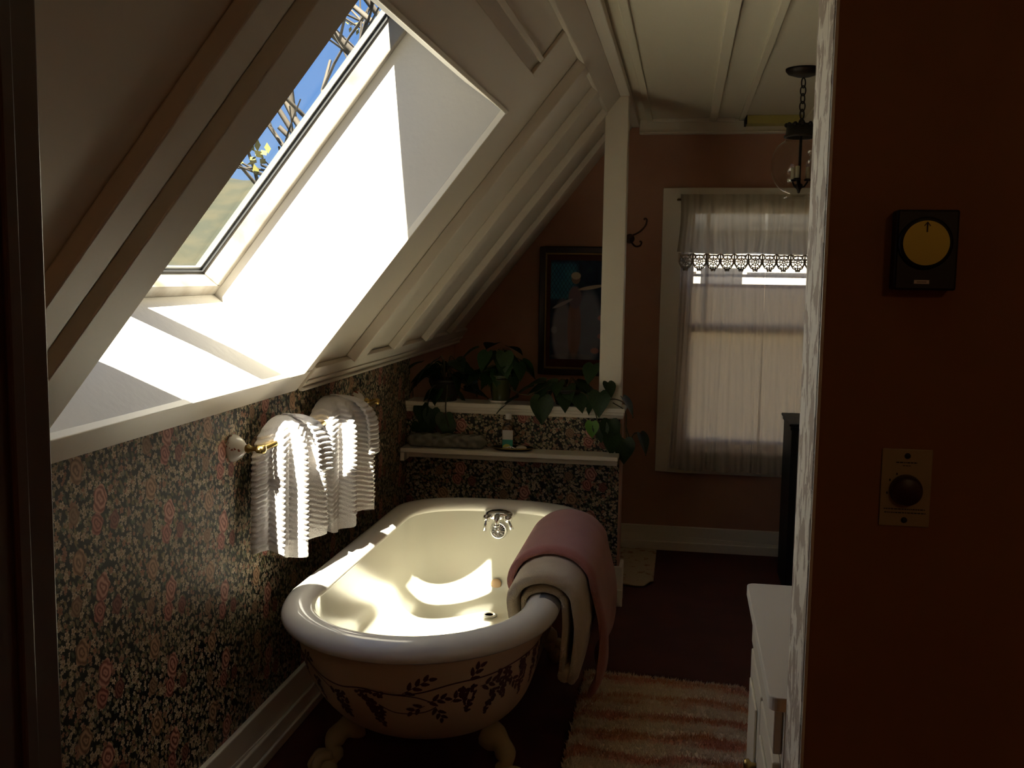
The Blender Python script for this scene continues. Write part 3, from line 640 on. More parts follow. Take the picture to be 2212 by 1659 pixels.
stack([(0.0135, 0.0135, 0.8532), (0.0135, 0.0135, 0.878), (0.012, 0.012, 0.880)], 'cap', m_whitep, bo, 1.0)
m_lab = Mat('printed_label', rough=0.4); lx, ly, lz = m_lab.xyz()
disc = (((lx+0.768)*(lx+0.768)*0.7+(lz-0.726)*(lz-0.726)).f('SQRT')).step(0.017, 0.015)
c_ = m_lab.mix(lz.step(0.762, 0.7625), m_lab.mix(disc, (0.015, 0.26, 0.20), (0.55, 0.55, 0.10)), (0.68, 0.66, 0.62))
m_lab.set('Base Color', c_)
MB().box(-0.789, -0.741, ty-0.0232, ty-0.0224, 0.718, 0.805).obj('label_print', m_lab, flask)
sp_ = thing('soap_bar', (-0.705, ty, 0.715), 'small pale soap bar beside the bottle on the tray', 'soap')
mb = MB(); mb.sphere((-0.703, ty-0.012, 0.726), 0.013, 16, 10, (1.9, 1.0, 0.75)); mb.obj('bar', Mat('cream_soap', (0.66, 0.58, 0.45), 0.5), sp_, True)
mb = MB(); mb.tube(smooth_path([(-0.78, ty-0.05, 0.7285), (-0.76, ty-0.055, 0.732), (-0.745, ty-0.053, 0.736), (-0.728, ty-0.055, 0.730), (-0.72, ty-0.05, 0.7285)], 4), 0.0028, 6)
mb.sphere((-0.745, ty-0.055, 0.733), 0.006, 8, 6); mb.obj('ornament', m_chrome, tr, True)
# long translucent bath pillow
bp = thing('bath_pillow', (-1.05, 4.50, 0.71), 'grey quilted translucent bath pillow lying along the shelf', 'bath pillow')
m_pil = Mat('smoky_vinyl', (0.20, 0.19, 0.15), 0.25); px_, py_, pz_ = m_pil.xyz(); m_pil.bump((px_*110.0).f('SINE')*(pz_*160.0+py_*110.0).f('SINE'), 0.6, 0.006)
mb = MB()
def pf(u, v):
    a = 2*PI*v; e = min(1.0, min(u, 1-u)*14)**0.5
    puff = 1+0.07*abs(math.sin(u*PI*9))
    return (-1.243+0.378*u, 4.502+0.040*e*puff*math.copysign(abs(math.cos(a))**0.7, math.cos(a)), 0.7425+0.031*e*puff*math.copysign(abs(math.sin(a))**0.7, math.sin(a)))
mb.grid(pf, 70, 24, False, True); mb.obj('cushion', m_pil, bp, True)
MB().tube([(-1.244, 4.50, 0.7425), (-0.864, 4.50, 0.7425)], 0.004, 6).obj('seam', m_pil, bp)

# ------------------------------------------------------------------ potted vines on the ledge
m_leaf = Mat('pothos_leaf', (0.014, 0.042, 0.010), 0.45).vary((0.010, 0.034, 0.008), (0.020, 0.055, 0.012), 14, 2); m_leaf.set('Subsurface Weight', 0.0)
m_leaf_l = Mat('young_leaf', (0.10, 0.26, 0.03), 0.4); m_stem = Mat('vine_stem', (0.07, 0.06, 0.025), 0.6)
def leaf_mesh(name, mat, L=1.0):
    mb = MB(); rows = [(-0.10, 0.26, .0), (0.0, 0.36, 0.02), (0.15, 0.43, 0.03), (0.35, 0.42, 0.02), (0.55, 0.33, -0.02), (0.75, 0.20, -0.07), (0.9, 0.09, -0.12), (1.02, 0.0, -0.17)]
    vs = []; 
    for y, w, z in rows: vs += [(-w, y, z+0.10*w), (-w*0.5, y+0.01, z+0.01), (0, y if y > -0.05 else 0.02, z-0.03), (w*0.5, y+0.01, z+0.01), (w, y, z+0.10*w)]
    mb.add(vs, [(i*5+j, i*5+j+1, i*5+j+6, i*5+j+5) for i in range(len(rows)-1) for j in range(4)])
    me = mb.mesh(name, mat, True); return me
LEAF, LEAF_L = leaf_mesh('leaf', m_leaf), leaf_mesh('leaf', m_leaf_l)
def put_leaf(parent, p, size, yaw, pitch, roll=0.0, me=None):
    o = bpy.data.objects.new('leaf', me or LEAF); COL.objects.link(o)
    M = Matrix.Translation(Vector(p)) @ Matrix.Rotation(yaw, 4, 'Z') @ Matrix.Rotation(pitch, 4, 'X') @ Matrix.Rotation(roll, 4, 'Y') @ Matrix.Diagonal((size, size, size, 1))
    o.parent = parent; o.matrix_parent_inverse = Matrix.Translation(parent.location).inverted(); o.matrix_basis = M
    return o
LZ = 0.9132
def pot(parent, x, y, r0, r1, h, mat, saucer=True):
    if saucer: MB().lathe([(0.0, 0.0), (r0*1.25, 0.0), (r0*1.42, 0.012), (r0*1.36, 0.012), (r0*1.2, 0.005), (0, 0.005)], (x, y, LZ), 28).obj('saucer', m_whitep, parent, True)
    z = LZ+(0.0055 if saucer else 0.0005)
    MB().lathe([(0.0, 0.0), (r0, 0.0), (r0*1.02, 0.004), (r1*0.97, h*0.80), (r1*1.06, h*0.81), (r1*1.06, h*0.845), (r1, h*0.85), (r1*1.02, h*0.93), (r1*1.10, h*0.94), (r1*1.12, h), (r1*1.04, h), (r1*0.98, h*0.9), (0.0, h*0.88)], (x, y, z), 28).obj('pot', mat, parent, True)
    MB().lathe([(0.0, 0.004), (r1*0.5, 0.003), (r1*0.97, 0.0)], (x, y, z+h*0.90), 20).obj('soil', m_dark, parent, True)
m_potg = Mat('green_glazed_pot', (0.05, 0.055, 0.02), 0.25); m_potd = Mat('dark_clay_pot', (0.03, 0.022, 0.016), 0.5)
py = YH+0.055
r_ = random.Random(11)
p1 = thing('potted_pothos', (-0.825, py, LZ), 'pothos in a glazed green pot on a white saucer, middle of the ledge', 'potted plant')
pot(p1, -0.825, py, 0.040, 0.056, 0.125, m_potg)
def vine(parent, pts, r=0.0028): MB().tube(smooth_path(pts, 5), r, 6).obj('stem', m_stem, parent, True)
def bush(parent, c, n, R, zr, smin, smax):
    for i in range(n):
        a = 2*PI*(i+r_.random()*0.6)/n*1.0; k = r_.uniform(0.25, 1.0); z = c[2]+r_.uniform(*zr)*(1.2-0.5*k)
        p = Vector((c[0]+R*k*math.sin(a), c[1]-0.5*R*k*math.cos(a), z))
        vine(parent, [(c[0], c[1], c[2]-0.02), (c[0]+R*k*0.4*math.sin(a), c[1]-0.2*R*k*math.cos(a), z+0.01), tuple(p)], 0.002)
        yaw = math.atan2(p.y-c[1], p.x-c[0])-PI/2+r_.uniform(-.6, .6)
        put_leaf(parent, p, r_.uniform(smin, smax), yaw, r_.uniform(-1.1, -0.1), r_.uniform(-.5, .5))
bush(p1, (-0.825, py, 1.04), 20, 0.10, (0.0, 0.10), 0.075, 0.105)
for p, s, yaw, pit in (((-0.93, py-0.03, 1.165), 0.10, 1.9, -0.5), ((-0.88, py-0.05, 1.15), 0.10, 2.6, -1.0), ((-0.80, py-0.05, 1.15), 0.095, 3.4, -1.1), ((-0.74, py-0.03, 1.10), 0.085, 3.9, -1.2), ((-0.86, py+0.02, 1.185), 0.10, 0.6, -0.2), ((-0.79, py+0.01, 1.17), 0.09, -0.7, -0.3)):
    put_leaf(p1, p, s, yaw, pit)
p2 = thing('potted_pothos', (-1.09, py, LZ), 'bushy pothos in a dark pot on the ledge by the sloping ceiling', 'potted plant')
pot(p2, -1.085, py, 0.050, 0.070, 0.10, m_potd, False)
bush(p2, (-1.085, py, 1.0), 26, 0.13, (-0.05, 0.11), 0.08, 0.115)
for p, s, yaw, pit in (((-1.18, py-0.075, 0.90), 0.095, 2.9, -1.35), ((-1.13, py-0.085, 0.88), 0.10, 3.2, -1.5), ((-1.07, py-0.085, 0.86), 0.10, 3.3, -1.5), ((-1.20, py-0.07, 0.81), 0.085, 2.6, -1.4), ((-1.055, py-0.085, 0.83), 0.09, 3.5, -1.5), ((-1.16, py-0.08, 0.83), 0.08, 3.0, -1.5), ((-1.20, py-0.02, 1.09), 0.09, 1.4, -0.4), ((-1.02, py-0.03, 1.10), 0.10, 4.4, -0.6), ((-1.0, py, 1.05), 0.10, 4.8, -0.9)):
    put_leaf(p2, p, s, yaw, pit)
vine(p2, [(-1.10, py-0.04, 1.00), (-1.14, py-0.08, 0.97), (-1.15, py-0.085, 0.90), (-1.16, py-0.085, 0.84), (-1.20, py-0.07, 0.80)])
vine(p2, [(-1.07, py-0.04, 1.00), (-1.06, py-0.085, 0.97), (-1.065, py-0.09, 0.88), (-1.05, py-0.088, 0.80)])
vine(p2, [(-1.13, py, 1.0), (-1.20, py-0.02, 1.03), (-1.235, py-0.03, 0.99), (-1.23, py-0.05, 0.93)])
p3 = thing('potted_pothos', (-0.50, py, LZ), 'trailing pothos in a dark pot beside the cream post', 'potted plant')
pot(p3, -0.51, py, 0.055, 0.075, 0.075, m_potd, False)
bush(p3, (-0.52, py, 0.985), 16, 0.12, (-0.03, 0.05), 0.08, 0.11)
for p, s, yaw, pit, me in (((-0.735, py-0.075, 0.945), 0.115, 1.75, -0.5, None), ((-0.62, py-0.085, 0.955), 0.125, 3.3, -1.35, None), ((-0.60, py-0.04, 1.01), 0.11, 2.4, -0.7, None), ((-0.67, py-0.04, 0.995), 0.105, 1.8, -0.4, None), ((-0.53, py-0.06, 0.98), 0.10, 3.6, -1.0, None), ((-0.325, py-0.075, 1.03), 0.075, 3.7, -0.9, None), ((-0.36, py-0.085, 0.985), 0.115, 3.2, -1.1, None), ((-0.255, py-0.08, 0.965), 0.10, 4.4, -0.9, None), ((-0.395, py-0.07, 0.97), 0.09, 2.5, -1.2, None), ((-0.35, py-0.085, 0.845), 0.09, 3.0, -1.5, None), ((-0.31, py-0.085, 0.86), 0.11, 3.3, -1.5, None), ((-0.39, py-0.085, 0.85), 0.075, 3.1, -1.5, LEAF_L), ((-0.175, py-0.05, 0.80), 0.10, 4.2, -1.1, None), ((-0.245, py-0.07, 0.775), 0.115, 3.2, -1.5, None), ((-0.40, py+0.01, 1.10), 0.10, 2.8, -0.9, None), ((-0.30, py-0.085, 0.80), 0.10, 3.4, -1.5, None)):
    put_leaf(p3, p, s, yaw, pit, 0.0, me)
vine(p3, [(-0.52, py-0.02, 0.98), (-0.60, py-0.06, 1.0), (-0.68, py-0.075, 0.96), (-0.77, py-0.05, 0.985), (-0.775, py-0.03, 1.05), (-0.80, py-0.02, 1.07)])
vine(p3, [(-0.47, py-0.02, 0.98), (-0.42, py-0.08, 0.97), (-0.36, py-0.088, 0.93), (-0.31, py-0.088, 0.955), (-0.27, py-0.08, 0.95), (-0.24, py-0.075, 0.93)])
vine(p3, [(-0.42, py-0.08, 0.97), (-0.38, py-0.09, 0.90), (-0.36, py-0.088, 0.84), (-0.33, py-0.088, 0.78)])
vine(p3, [(-0.30, py-0.088, 0.94), (-0.245, py-0.07, 0.90), (-0.24, py-0.06, 0.82), (-0.235, py-0.06, 0.76)])
vine(p3, [(-0.24, py-0.06, 0.83), (-0.22, py-0.055, 0.775), (-0.20, py-0.05, 0.80), (-0.165, py-0.05, 0.80)])

# ------------------------------------------------------------------ picture on the far wall
pc = thing('framed_picture', (-0.59, FY1, 0.96), 'dark framed picture of a pale draped figure in a blue garden', 'picture')
m_fr = Mat('dark_walnut', (0.035, 0.016, 0.009), 0.3); m_gilt = Mat('dull_gilt', (0.30, 0.19, 0.07), 0.35, 0.8); m_mat = Mat('maroon_mat_board', (0.10, 0.028, 0.018), 0.8)
X0, X1, Z0, Z1 = -0.785, -0.375, 0.955, 1.652; yy = FY1-0.001
mb = MB()
for x0, x1, z0, z1 in ((X0, X0+0.032, Z0, Z1), (X1-0.032, X1, Z0, Z1), (X0+0.032, X1-0.032, Z0, Z0+0.032), (X0+0.032, X1-0.032, Z1-0.032, Z1)): mb.box(x0, x1, yy-0.024, yy, z0, z1)
mb.obj('frame', m_fr, pc, bevel=0.004)
mb = MB(); a = 0.0325
for x0, x1, z0, z1 in ((X0+a, X0+a+.008, Z0+a, Z1-a), (X1-a-.008, X1-a, Z0+a, Z1-a), (X0+a+.008, X1-a-.008, Z0+a, Z0+a+.008), (X0+a+.008, X1-a-.008, Z1-a-.008, Z1-a)): mb.box(x0, x1, yy-0.019, yy, z0, z1)
mb.obj('gilt_slip', m_gilt, pc, bevel=0.002)
MB().box(X0+0.041, X1-0.041, yy-0.010, yy-0.002, Z0+0.041, Z1-0.041).obj('mat_board', m_mat, pc)
m_art = Mat('blue_garden_print', rough=0.7); ax_, ay_, az_ = m_art.xyz()
def ell(x, z, rx, rz, soft=0.25, ang=0.0):
    c, s = math.cos(ang), math.sin(ang); dx, dz = ax_-x, az_-z
    u, v = (dx*c+dz*s)/rx, (dz*c-dx*s)/rz
    return (u*u+v*v).step(1.0+soft, 1.0-soft)
nzv = m_art.noise(m_art.vec(ax_, az_), 14, 4)
art = m_art.ramp(nzv, [(0.3, (0.004, 0.006, 0.016)), (0.55, (0.010, 0.022, 0.050)), (0.75, (0.02, 0.05, 0.05))])
win = ax_.step(-0.56, -0.60)*az_.step(1.36, 1.38)*az_.step(1.58, 1.55)
lat = ((((ax_*1.6+az_)*95.0).f('SINE').f('ABSOLUTE')).step(0.10, 0.25))*((((ax_*1.6-az_)*95.0).f('SINE').f('ABSOLUTE')).step(0.10, 0.25))
art = m_art.mix(win*lat, art, m_art.mix(nzv, (0.01, 0.05, 0.16), (0.04, 0.20, 0.26)))
art = m_art.mix(ell(-0.655, 1.19, .055, .17, .35)*0.5, art, (0.30, 0.29, 0.34)); art = m_art.mix(ell(-0.515, 1.22, .075, .20, .4)*0.5, art, (0.26, 0.28, 0.36))
art = m_art.mix(ell(-0.590, 1.215, .038, .165, .3)*0.85, art, (0.20, 0.12, 0.10)); art = m_art.mix(ell(-0.588, 1.38, .036, .06, .3), art, (0.13, 0.10, 0.12))
art = m_art.mix(ell(-0.585, 1.482, .024, .030, .2), art, (0.16, 0.11, 0.09)); art = m_art.mix(ell(-0.585, 1.497, .026, .020, .2), art, (0.34, 0.29, 0.22))
art = m_art.mix(ell(-0.655, 1.345, .060, .009, .3, 0.45), art, (0.26, 0.24, 0.26)); art = m_art.mix(ell(-0.500, 1.435, .070, .010, .3, 0.18), art, (0.34, 0.28, 0.22))
for x, z in ((-0.44, 1.27), (-0.44, 1.17), (-0.475, 1.09)): art = m_art.mix(ell(x, z, .022, .016, .5)*0.7, art, (0.40, 0.18, 0.15))
art = m_art.mix(ell(-0.70, 1.20, .016, .02, .6)*0.6, art, (0.25, 0.27, 0.3)); art = m_art.mix(ell(-0.60, 1.055, .11, .018, .6)*0.35, art, (0.22, 0.20, 0.2))
m_art.set('Base Color', m_art.mix(1.0, art, (2.2, 2.2, 2.2), 'MULTIPLY'))
MB().box(X0+0.062, X1-0.062, yy-0.0115, yy-0.0102, Z0+0.085, Z1-0.072).obj('print', m_art, pc)

# ------------------------------------------------------------------ coat hook
hk = thing('coat_hook', (-0.30, FY1, 1.70), 'black iron double coat hook on the rose wall by the post', 'hook')
m_rust = Mat('brown_iron', (0.07, 0.032, 0.018), 0.5, 0.3)
MB().lathe([(0.026, 0.0), (0.024, 0.006), (0.012, 0.012), (0.0, 0.014)], (-0.30, FY1-0.0006, 1.70), 16, 'Y').obj('plate', m_rust, hk, True)
MB().tube(smooth_path([(-0.300, FY1-0.01, 1.705), (-0.285, FY1-0.04, 1.715), (-0.245, FY1-0.075, 1.735), (-0.215, FY1-0.095, 1.765), (-0.208, FY1-0.10, 1.795), (-0.217, FY1-0.10, 1.803), (-0.223, FY1-0.10, 1.796)], 5), 0.0048, 8).obj('upper_arm', m_rust, hk, True)
MB().tube(smooth_path([(-0.298, FY1-0.01, 1.695), (-0.285, FY1-0.03, 1.675), (-0.265, FY1-0.045, 1.658), (-0.242, FY1-0.05, 1.662), (-0.235, FY1-0.05, 1.680), (-0.245, FY1-0.05, 1.686)], 5), 0.0048, 8).obj('lower_arm', m_rust, hk, True)

# ------------------------------------------------------------------ window dressings
ys = FY1-0.010
rs_ = thing('roller_shade', (0.46, FY1+0.03, 0.60), 'cream roller shade drawn up over the lower window panes', 'window shade')
MB().box(WX0+0.006, WX1-0.006, FY1+0.030, FY1+0.0315, 0.60, 1.462).obj('cloth', m_shade, rs_)
MB().box(WX0+0.006, WX1-0.006, FY1+0.026, FY1+0.036, 1.448, 1.466).obj('hem_bar', m_shade, rs_)
cr = thing('curtain_rod', (0.46, FY1-0.06, 1.90), 'thin curtain rod across the top of the far window', 'curtain rod')
MB().tube([(-0.05, FY1-0.058, 1.905), (0.97, FY1-0.058, 1.905)], 0.006, 8).obj('rod', m_brass, cr, True)
for x in (-0.05, 0.97): MB().tube([(x, FY1-0.023, 1.905), (x, FY1-0.058, 1.905)], 0.005, 8).obj('bracket', m_brass, cr, True)
def cloth(name, mat, par, x0, x1, ztop, zbot, y, folds, amp, seed, nx=160, nz=24, flare=0.0):
    mb = MB()
    def fn(u, v):
        x = x0+(x1-x0)*u + flare*(u-0.5)*v; z = ztop+(zbot-ztop)*v
        f = math.sin(2*PI*folds*u+seed+0.7*math.sin(u*9+seed))+0.45*math.sin(2*PI*folds*2.3*u+seed*2)
        return (x+0.012*math.sin(v*3+u*14+seed)*v, y-amp*(0.45+0.55*v)*f, z+0.006*math.sin(u*17+seed)*v)
    mb.grid(fn, nx, nz); return mb.obj(name, mat, par, True)
cu = thing('sheer_curtain', (0.2, FY1-0.05, 0.46), 'left panel of the long sheer curtain on the far window', 'curtain')
cloth('panel', m_sheer, cu, -0.020, 0.40, 1.88, 0.462, FY1-0.062, 7, 0.010, 0.5, flare=0.07)
cu = thing('sheer_curtain', (0.7, FY1-0.05, 0.46), 'right panel of the long sheer curtain beside the dark cabinet', 'curtain')
cloth('panel', m_sheer, cu, 0.415, 0.955, 1.88, 0.458, FY1-0.060, 8, 0.009, 2.0)
va = thing('valance', (0.46, FY1-0.07, 1.55), 'cream gathered valance with scalloped crochet lace on the window top', 'valance')
cloth('cloth', m_valance, va, -0.035, 0.965, 1.93, 1.625, FY1-0.096, 13, 0.013, 1.2, 220, 14)
# crochet: scalloped band with holes, as geometry
mb = MB(); n = 14; W = 1.0/n
for k in range(n):
    xc = -0.035+W*(k+0.5)
    def P(a, b): 
        u = (xc+a+0.035)/1.0; f = math.sin(2*PI*13*u+1.2+0.7*math.sin(u*9+1.2))+0.45*math.sin(2*PI*13*2.3*u+2.4)
        return (xc+a, FY1-0.097-0.013*f, b)
    for (ra, rb, w) in ((0.031, 0.031, 0.0045), (0.018, 0.018, 0.004)):
        pts = [P(ra*math.cos(2*PI*i/20), 1.583+rb*math.sin(2*PI*i/20)) for i in range(21)]; mb.tube(pts, w*0.55, 5, False)
    for i in range(8):
        a = 2*PI*i/8; mb.tube([P(0.004*math.cos(a), 1.583+0.004*math.sin(a)), P(0.030*math.cos(a), 1.583+0.030*math.sin(a))], 0.0028, 5, False)
    mb.tube([P(-0.035, 1.622), P(-0.018, 1.614), P(0.0, 1.616), P(0.018, 1.614), P(0.035, 1.622)], 0.0035, 5, False)
    mb.tube([P(-0.035, 1.60), P(-0.033, 1.57), P(-0.022, 1.552), P(0, 1.540), P(0.022, 1.552), P(0.033, 1.57), P(0.035, 1.60)], 0.0035, 5, False)
    for a in (-0.012, 0.0, 0.012): mb.tube([P(a, 1.553), P(a*0.6, 1.533)], 0.004, 5)
    mb.tube([P(-0.035, 1.625), P(-0.035, 1.575)], 0.0045, 5); 
    for a in (-0.028, 0.028): mb.tube([P(a, 1.62), P(a*0.7, 1.60)], 0.004, 5)
o = mb.obj('lace_edging', m_lace, va, True, weld=False); tag(o, 'crochet lace edging', None, None, 'stuff')

# ------------------------------------------------------------------ pendant lamp
LX, LY = 0.432, 4.22
lp = thing('pendant_lamp', (LX, LY, ZC), 'black chain pendant lamp with clear glass globe and candle lights', 'lamp')
MB().lathe([(0.0, -0.0005), (0.070, -0.0005), (0.070, -0.008), (0.060, -0.020), (0.030, -0.030), (0.008, -0.034), (0.0, -0.034)], (LX, LY, ZC), 28).obj('canopy', m_iron, lp, True)
z = ZC-0.034
for k in range(5):
    c = Vector((LX, LY, z-0.020-k*0.030)); mb = MB()
    pts = [c+Vector(((0.010*math.cos(a) if k % 2 else 0), (0 if k % 2 else 0.010*math.cos(a)), 0.019*math.sin(a))) for a in [2*PI*i/16 for i in range(17)]]
    if k % 2 == 0: pts = [Vector((LX+(p.y-LY)*0.8, LY+(p.y-LY)*0.6, p.z)) for p in pts]
    mb.tube(pts, 0.0028, 6, False); mb.obj('chain_link', m_iron, lp, True)
MB().lathe([(0.004, 0.0), (0.010, -0.008), (0.015, -0.022), (0.012, -0.036), (0.018, -0.040), (0.016, -0.046), (0.006, -0.052), (0.008, -0.062)], (LX, LY, z-0.155), 16).obj('finial', m_iron, lp, True)
gz = 1.945
mb = MB(); mb.lathe([(0.012, 0.045), (0.045, 0.040), (0.056, 0.034), (0.060, 0.0), (0.066, -0.004), (0.066, -0.012), (0.058, -0.012), (0.054, 0.028), (0.010, 0.036)], (LX, LY, 2.068), 28)
for k in range(12): a = 2*PI*k/12; mb.sphere((LX+0.057*math.cos(a), LY+0.057*math.sin(a), 2.104), 0.009, 8, 6)
mb.obj('crown_collar', m_iron, lp, True)
gp = [(0.055, 0.115), (0.060, 0.100), (0.085, 0.082), (0.104, 0.050), (0.112, 0.010), (0.108, -0.030), (0.093, -0.066), (0.068, -0.092), (0.040, -0.105), (0.034, -0.108), (0.046, -0.118), (0.058, -0.123)]
MB().lathe([(p.x, p.y) for p in smooth_path([(a, b, 0) for a, b in gp], 3)], (LX, LY, gz), 36).obj('globe', m_globe, lp, True)
go = lp.children[-1]
bm = bmesh.new(); bm.from_mesh(go.data); bmesh.ops.delete(bm, geom=[f for f in bm.faces if len(f.verts) > 4], context='FACES'); bm.to_mesh(go.data); bm.free()
MB().lathe([(0.0055, 0.12), (0.0055, -0.065), (0.014, -0.070), (0.016, -0.080), (0.008, -0.090), (0.004, -0.104), (0.0, -0.106)], (LX, LY, gz), 14).obj('stem', m_iron, lp, True)
for k in range(3):
    a = 2*PI*k/3+0.2; c = Vector((LX+0.034*math.cos(a), LY+0.034*math.sin(a), gz-0.058))
    ar = MB(); ar.tube(smooth_path([(LX, LY, gz-0.075), (LX+0.018*math.cos(a), LY+0.018*math.sin(a), gz-0.080), tuple(c)], 4), 0.0035, 6); ar.lathe([(0.0, 0.0), (0.014, 0.003), (0.014, 0.008), (0.010, 0.010)], c, 14)
    arm_o = ar.obj('arm', m_iron, lp, True)
    MB().lathe([(0.0085, 0.010), (0.0085, 0.055), (0.006, 0.057)], c, 12).obj('candle_sleeve', Mat('ivory_sleeve', (0.62, 0.55, 0.38), 0.5) if k == 0 else bpy.data.materials['ivory_sleeve'], arm_o, True)

# yellow box on the ceiling, dark cabinet, cream floor cloth
cb = thing('ceiling_box', (0.42, FY1-0.12, ZC), 'shallow yellow box fixed to the ceiling near the pendant lamp', 'box')
MB().box(0.285, 0.555, FY1-0.175, FY1-0.066, ZC-0.042, ZC-0.0005).obj('case', m_beige, cb, bevel=0.003)
MB().box(0.275, 0.2848, FY1-0.175, FY1-0.066, ZC-0.044, ZC-0.0005).obj('shaded_end', m_dark, cb)  # shadow on the box's left end, painted as a near-black strip
db = thing('cabinet', (0.75, 5.0, 0), 'tall black cabinet standing in front of the window curtain', 'cabinet')
m_blk = Mat('black_lacquer', (0.006, 0.005, 0.004), 0.6)
MB().box(0.515, 1.05, 4.86, 5.24, 0.0, 0.795).obj('body', m_blk, db, bevel=0.004)
MB().box(0.502, 1.063, 4.847, 5.253, 0.8155, 0.828).box(0.509, 1.057, 4.853, 5.247, 0.7955, 0.815).obj('top', m_blk, db, bevel=0.005)
MB().box(0.54, 0.775, 4.853, 4.8595, 0.08, 0.77).obj('door', m_blk, db, bevel=0.003); MB().box(0.785, 1.03, 4.853, 4.8595, 0.08, 0.77).obj('door', m_blk, db, bevel=0.003)
fc_ = thing('floor_cloth', (-0.18, 5.18, 0), 'speckled cream cloth mat on the floor behind the half wall', 'mat')
m_cl = Mat('speckled_cream_cloth', rough=0.9); clv = m_cl.vec(*m_cl.xyz()); m_cl.set('Base Color', m_cl.mix(m_cl.noise(clv, 22, 5).step(0.56, 0.66), (0.52, 0.43, 0.29), (0.34, 0.19, 0.10))); m_cl.bump(m_cl.noise(clv, 120, 2), 0.5, 0.004)
mb = MB()
def cf(u, v):
    x = -0.62+0.515*u; y = 4.86+0.655*v; cur = max(0, u-0.92)/0.08*max(0, 0.10-v)/0.10
    return (x-0.01*cur, y+0.012*math.sin(u*6)*(1-v)+0.015*cur, 0.006+0.003*math.sin(u*20+v*9)+0.018*cur)
mb.grid(cf, 50, 50); o = mb.obj('weave', m_cl, fc_, True); md = o.modifiers.new('t', 'SOLIDIFY'); md.thickness = 0.006; md.offset = 1

# ------------------------------------------------------------------ striped shag bath mat
bmat = thing('bath_mat', (-0.03, 3.2, 0), 'shaggy cream bath mat with rust and pink stripes beside the tub', 'bath mat')
m_shag = Mat('striped_shag', rough=0.95); sx_, sy_, sz_ = m_shag.xyz()
wob = m_shag.noise(m_shag.vec(sx_*3.0, sy_*9.0), 2.0, 4)-0.5
band = ((sy_+wob*0.20)*(2*PI/0.150)+0.6).f('SINE')*0.5+0.5
fine = m_shag.noise(m_shag.vec(sx_*2.2, sy_*26.0), 2.2, 5)
mixv = (band*0.62+fine*0.75-0.18).clamp()
hue = m_shag.noise(m_shag.vec(sx_*0.8+3.0, sy_*2.0), 2.2, 2).step(0.42, 0.58)
tint = m_shag.mix(hue, (0.74, 0.35, 0.16), (0.78, 0.35, 0.26))
m_shag.set('Base Color', m_shag.mix(mixv.step(0.38, 0.92), (0.95, 0.85, 0.70), tint)); m_shag.bump(m_shag.noise(m_shag.vec(sx_, sy_, sz_), 160, 3), 0.5, 0.004)
r2 = random.Random(5)
MX0, MX1, MY0_, MY1_ = -0.325, 0.275, 2.62, 3.71
def matedge(x, y):
    r = 0.07; dx = min(x-MX0, MX1-x); dy = min(y-MY0_, MY1_-y)
    if dx < r and dy < r: return r-math.hypot(r-dx, r-dy)
    return min(dx, dy)
mb = MB(); nx, ny = 70, 110
def mf(u, v):
    x = MX0+(MX1-MX0)*u; y = MY0_+(MY1_-MY0_)*v
    if u > 0.8 and v > 0.9:                       # rounded corner
        cx, cy, r = MX1-0.06, MY1_-0.06, 0.06
        if x > cx and y > cy:
            d = math.hypot(x-cx, y-cy)
            if d > r: x, y = cx+(x-cx)*r/d, cy+(y-cy)*r/d
    e = min(1.0, min(u, 1-u)*18, min(v, 1-v)*28); y += -0.035*u
    return (x, y, 0.004+0.020*math.sqrt(max(0, e))+0.0025*r2.random()+0.0035*math.sin(y*2*PI/0.075))
mb.grid(mf, nx, ny); base = mb.obj('pile_base', m_shag, bmat, True)
tf = MB()
for i in range(16000):
    u, v = r2.random(), r2.random(); p = Vector(mf(u, v)); h = r2.uniform(0.010, 0.020); a = r2.uniform(0, 2*PI); w = r2.uniform(0.0022, 0.0040)
    d = Vector((math.cos(a), math.sin(a), 0)); ln = Vector((r2.uniform(-.010, .010), r2.uniform(-.012, .004), h)); s_ = d*w; q = Vector((-d.y, d.x, 0))*w*0.7
    tf.add([p-s_, p+s_, p+q, p+ln], [(0, 1, 3), (1, 2, 3), (2, 0, 3)])
tag(tf.obj('tufts', m_shag, bmat, weld=False), 'soft shag tufts', None, None, 'stuff')

# ------------------------------------------------------------------ vanity
vn = thing('vanity', (0.45, 2.04, 0), 'cream vanity cabinet with a white rounded top beside the peeling jamb', 'vanity')
m_van = Mat('cream_cabinet_paint', (0.74, 0.67, 0.52), 0.4); m_top = Mat('white_counter', (0.82, 0.77, 0.64), 0.3)
mb = MB()
def slabtop(mb, x0, x1, y0, y1, z0, z1, r, n=6):
    pts = []
    for cx, cy, a0 in ((x1-0.002, y0+0.002, -PI/2), (x1-0.002, y1-0.002, 0), (x0+r, y1-r, PI/2), (x0+r, y0+r, PI)):
        rr_ = 0.002 if cx > x0+r+0.01 else r
        for i in range(n+1):
            a = a0+PI/2*i/n; pts.append((cx+rr_*math.cos(a), cy+rr_*math.sin(a)))
    k = len(pts); mb.add([(x, y, z0) for x, y in pts]+[(x, y, z1) for x, y in pts], [tuple(range(k-1, -1, -1)), tuple(range(k, 2*k))]+[(i, (i+1) % k, k+(i+1) % k, k+i) for i in range(k)])
slabtop(mb, 0.166, 0.80, 1.725, 2.385, 0.775, 0.800, 0.018); mb.obj('countertop', m_top, vn, bevel=0.008)
MB().box(0.196, 0.80, 1.755, 2.36, 0.0, 0.7745).obj('body', m_van, vn, bevel=0.002)
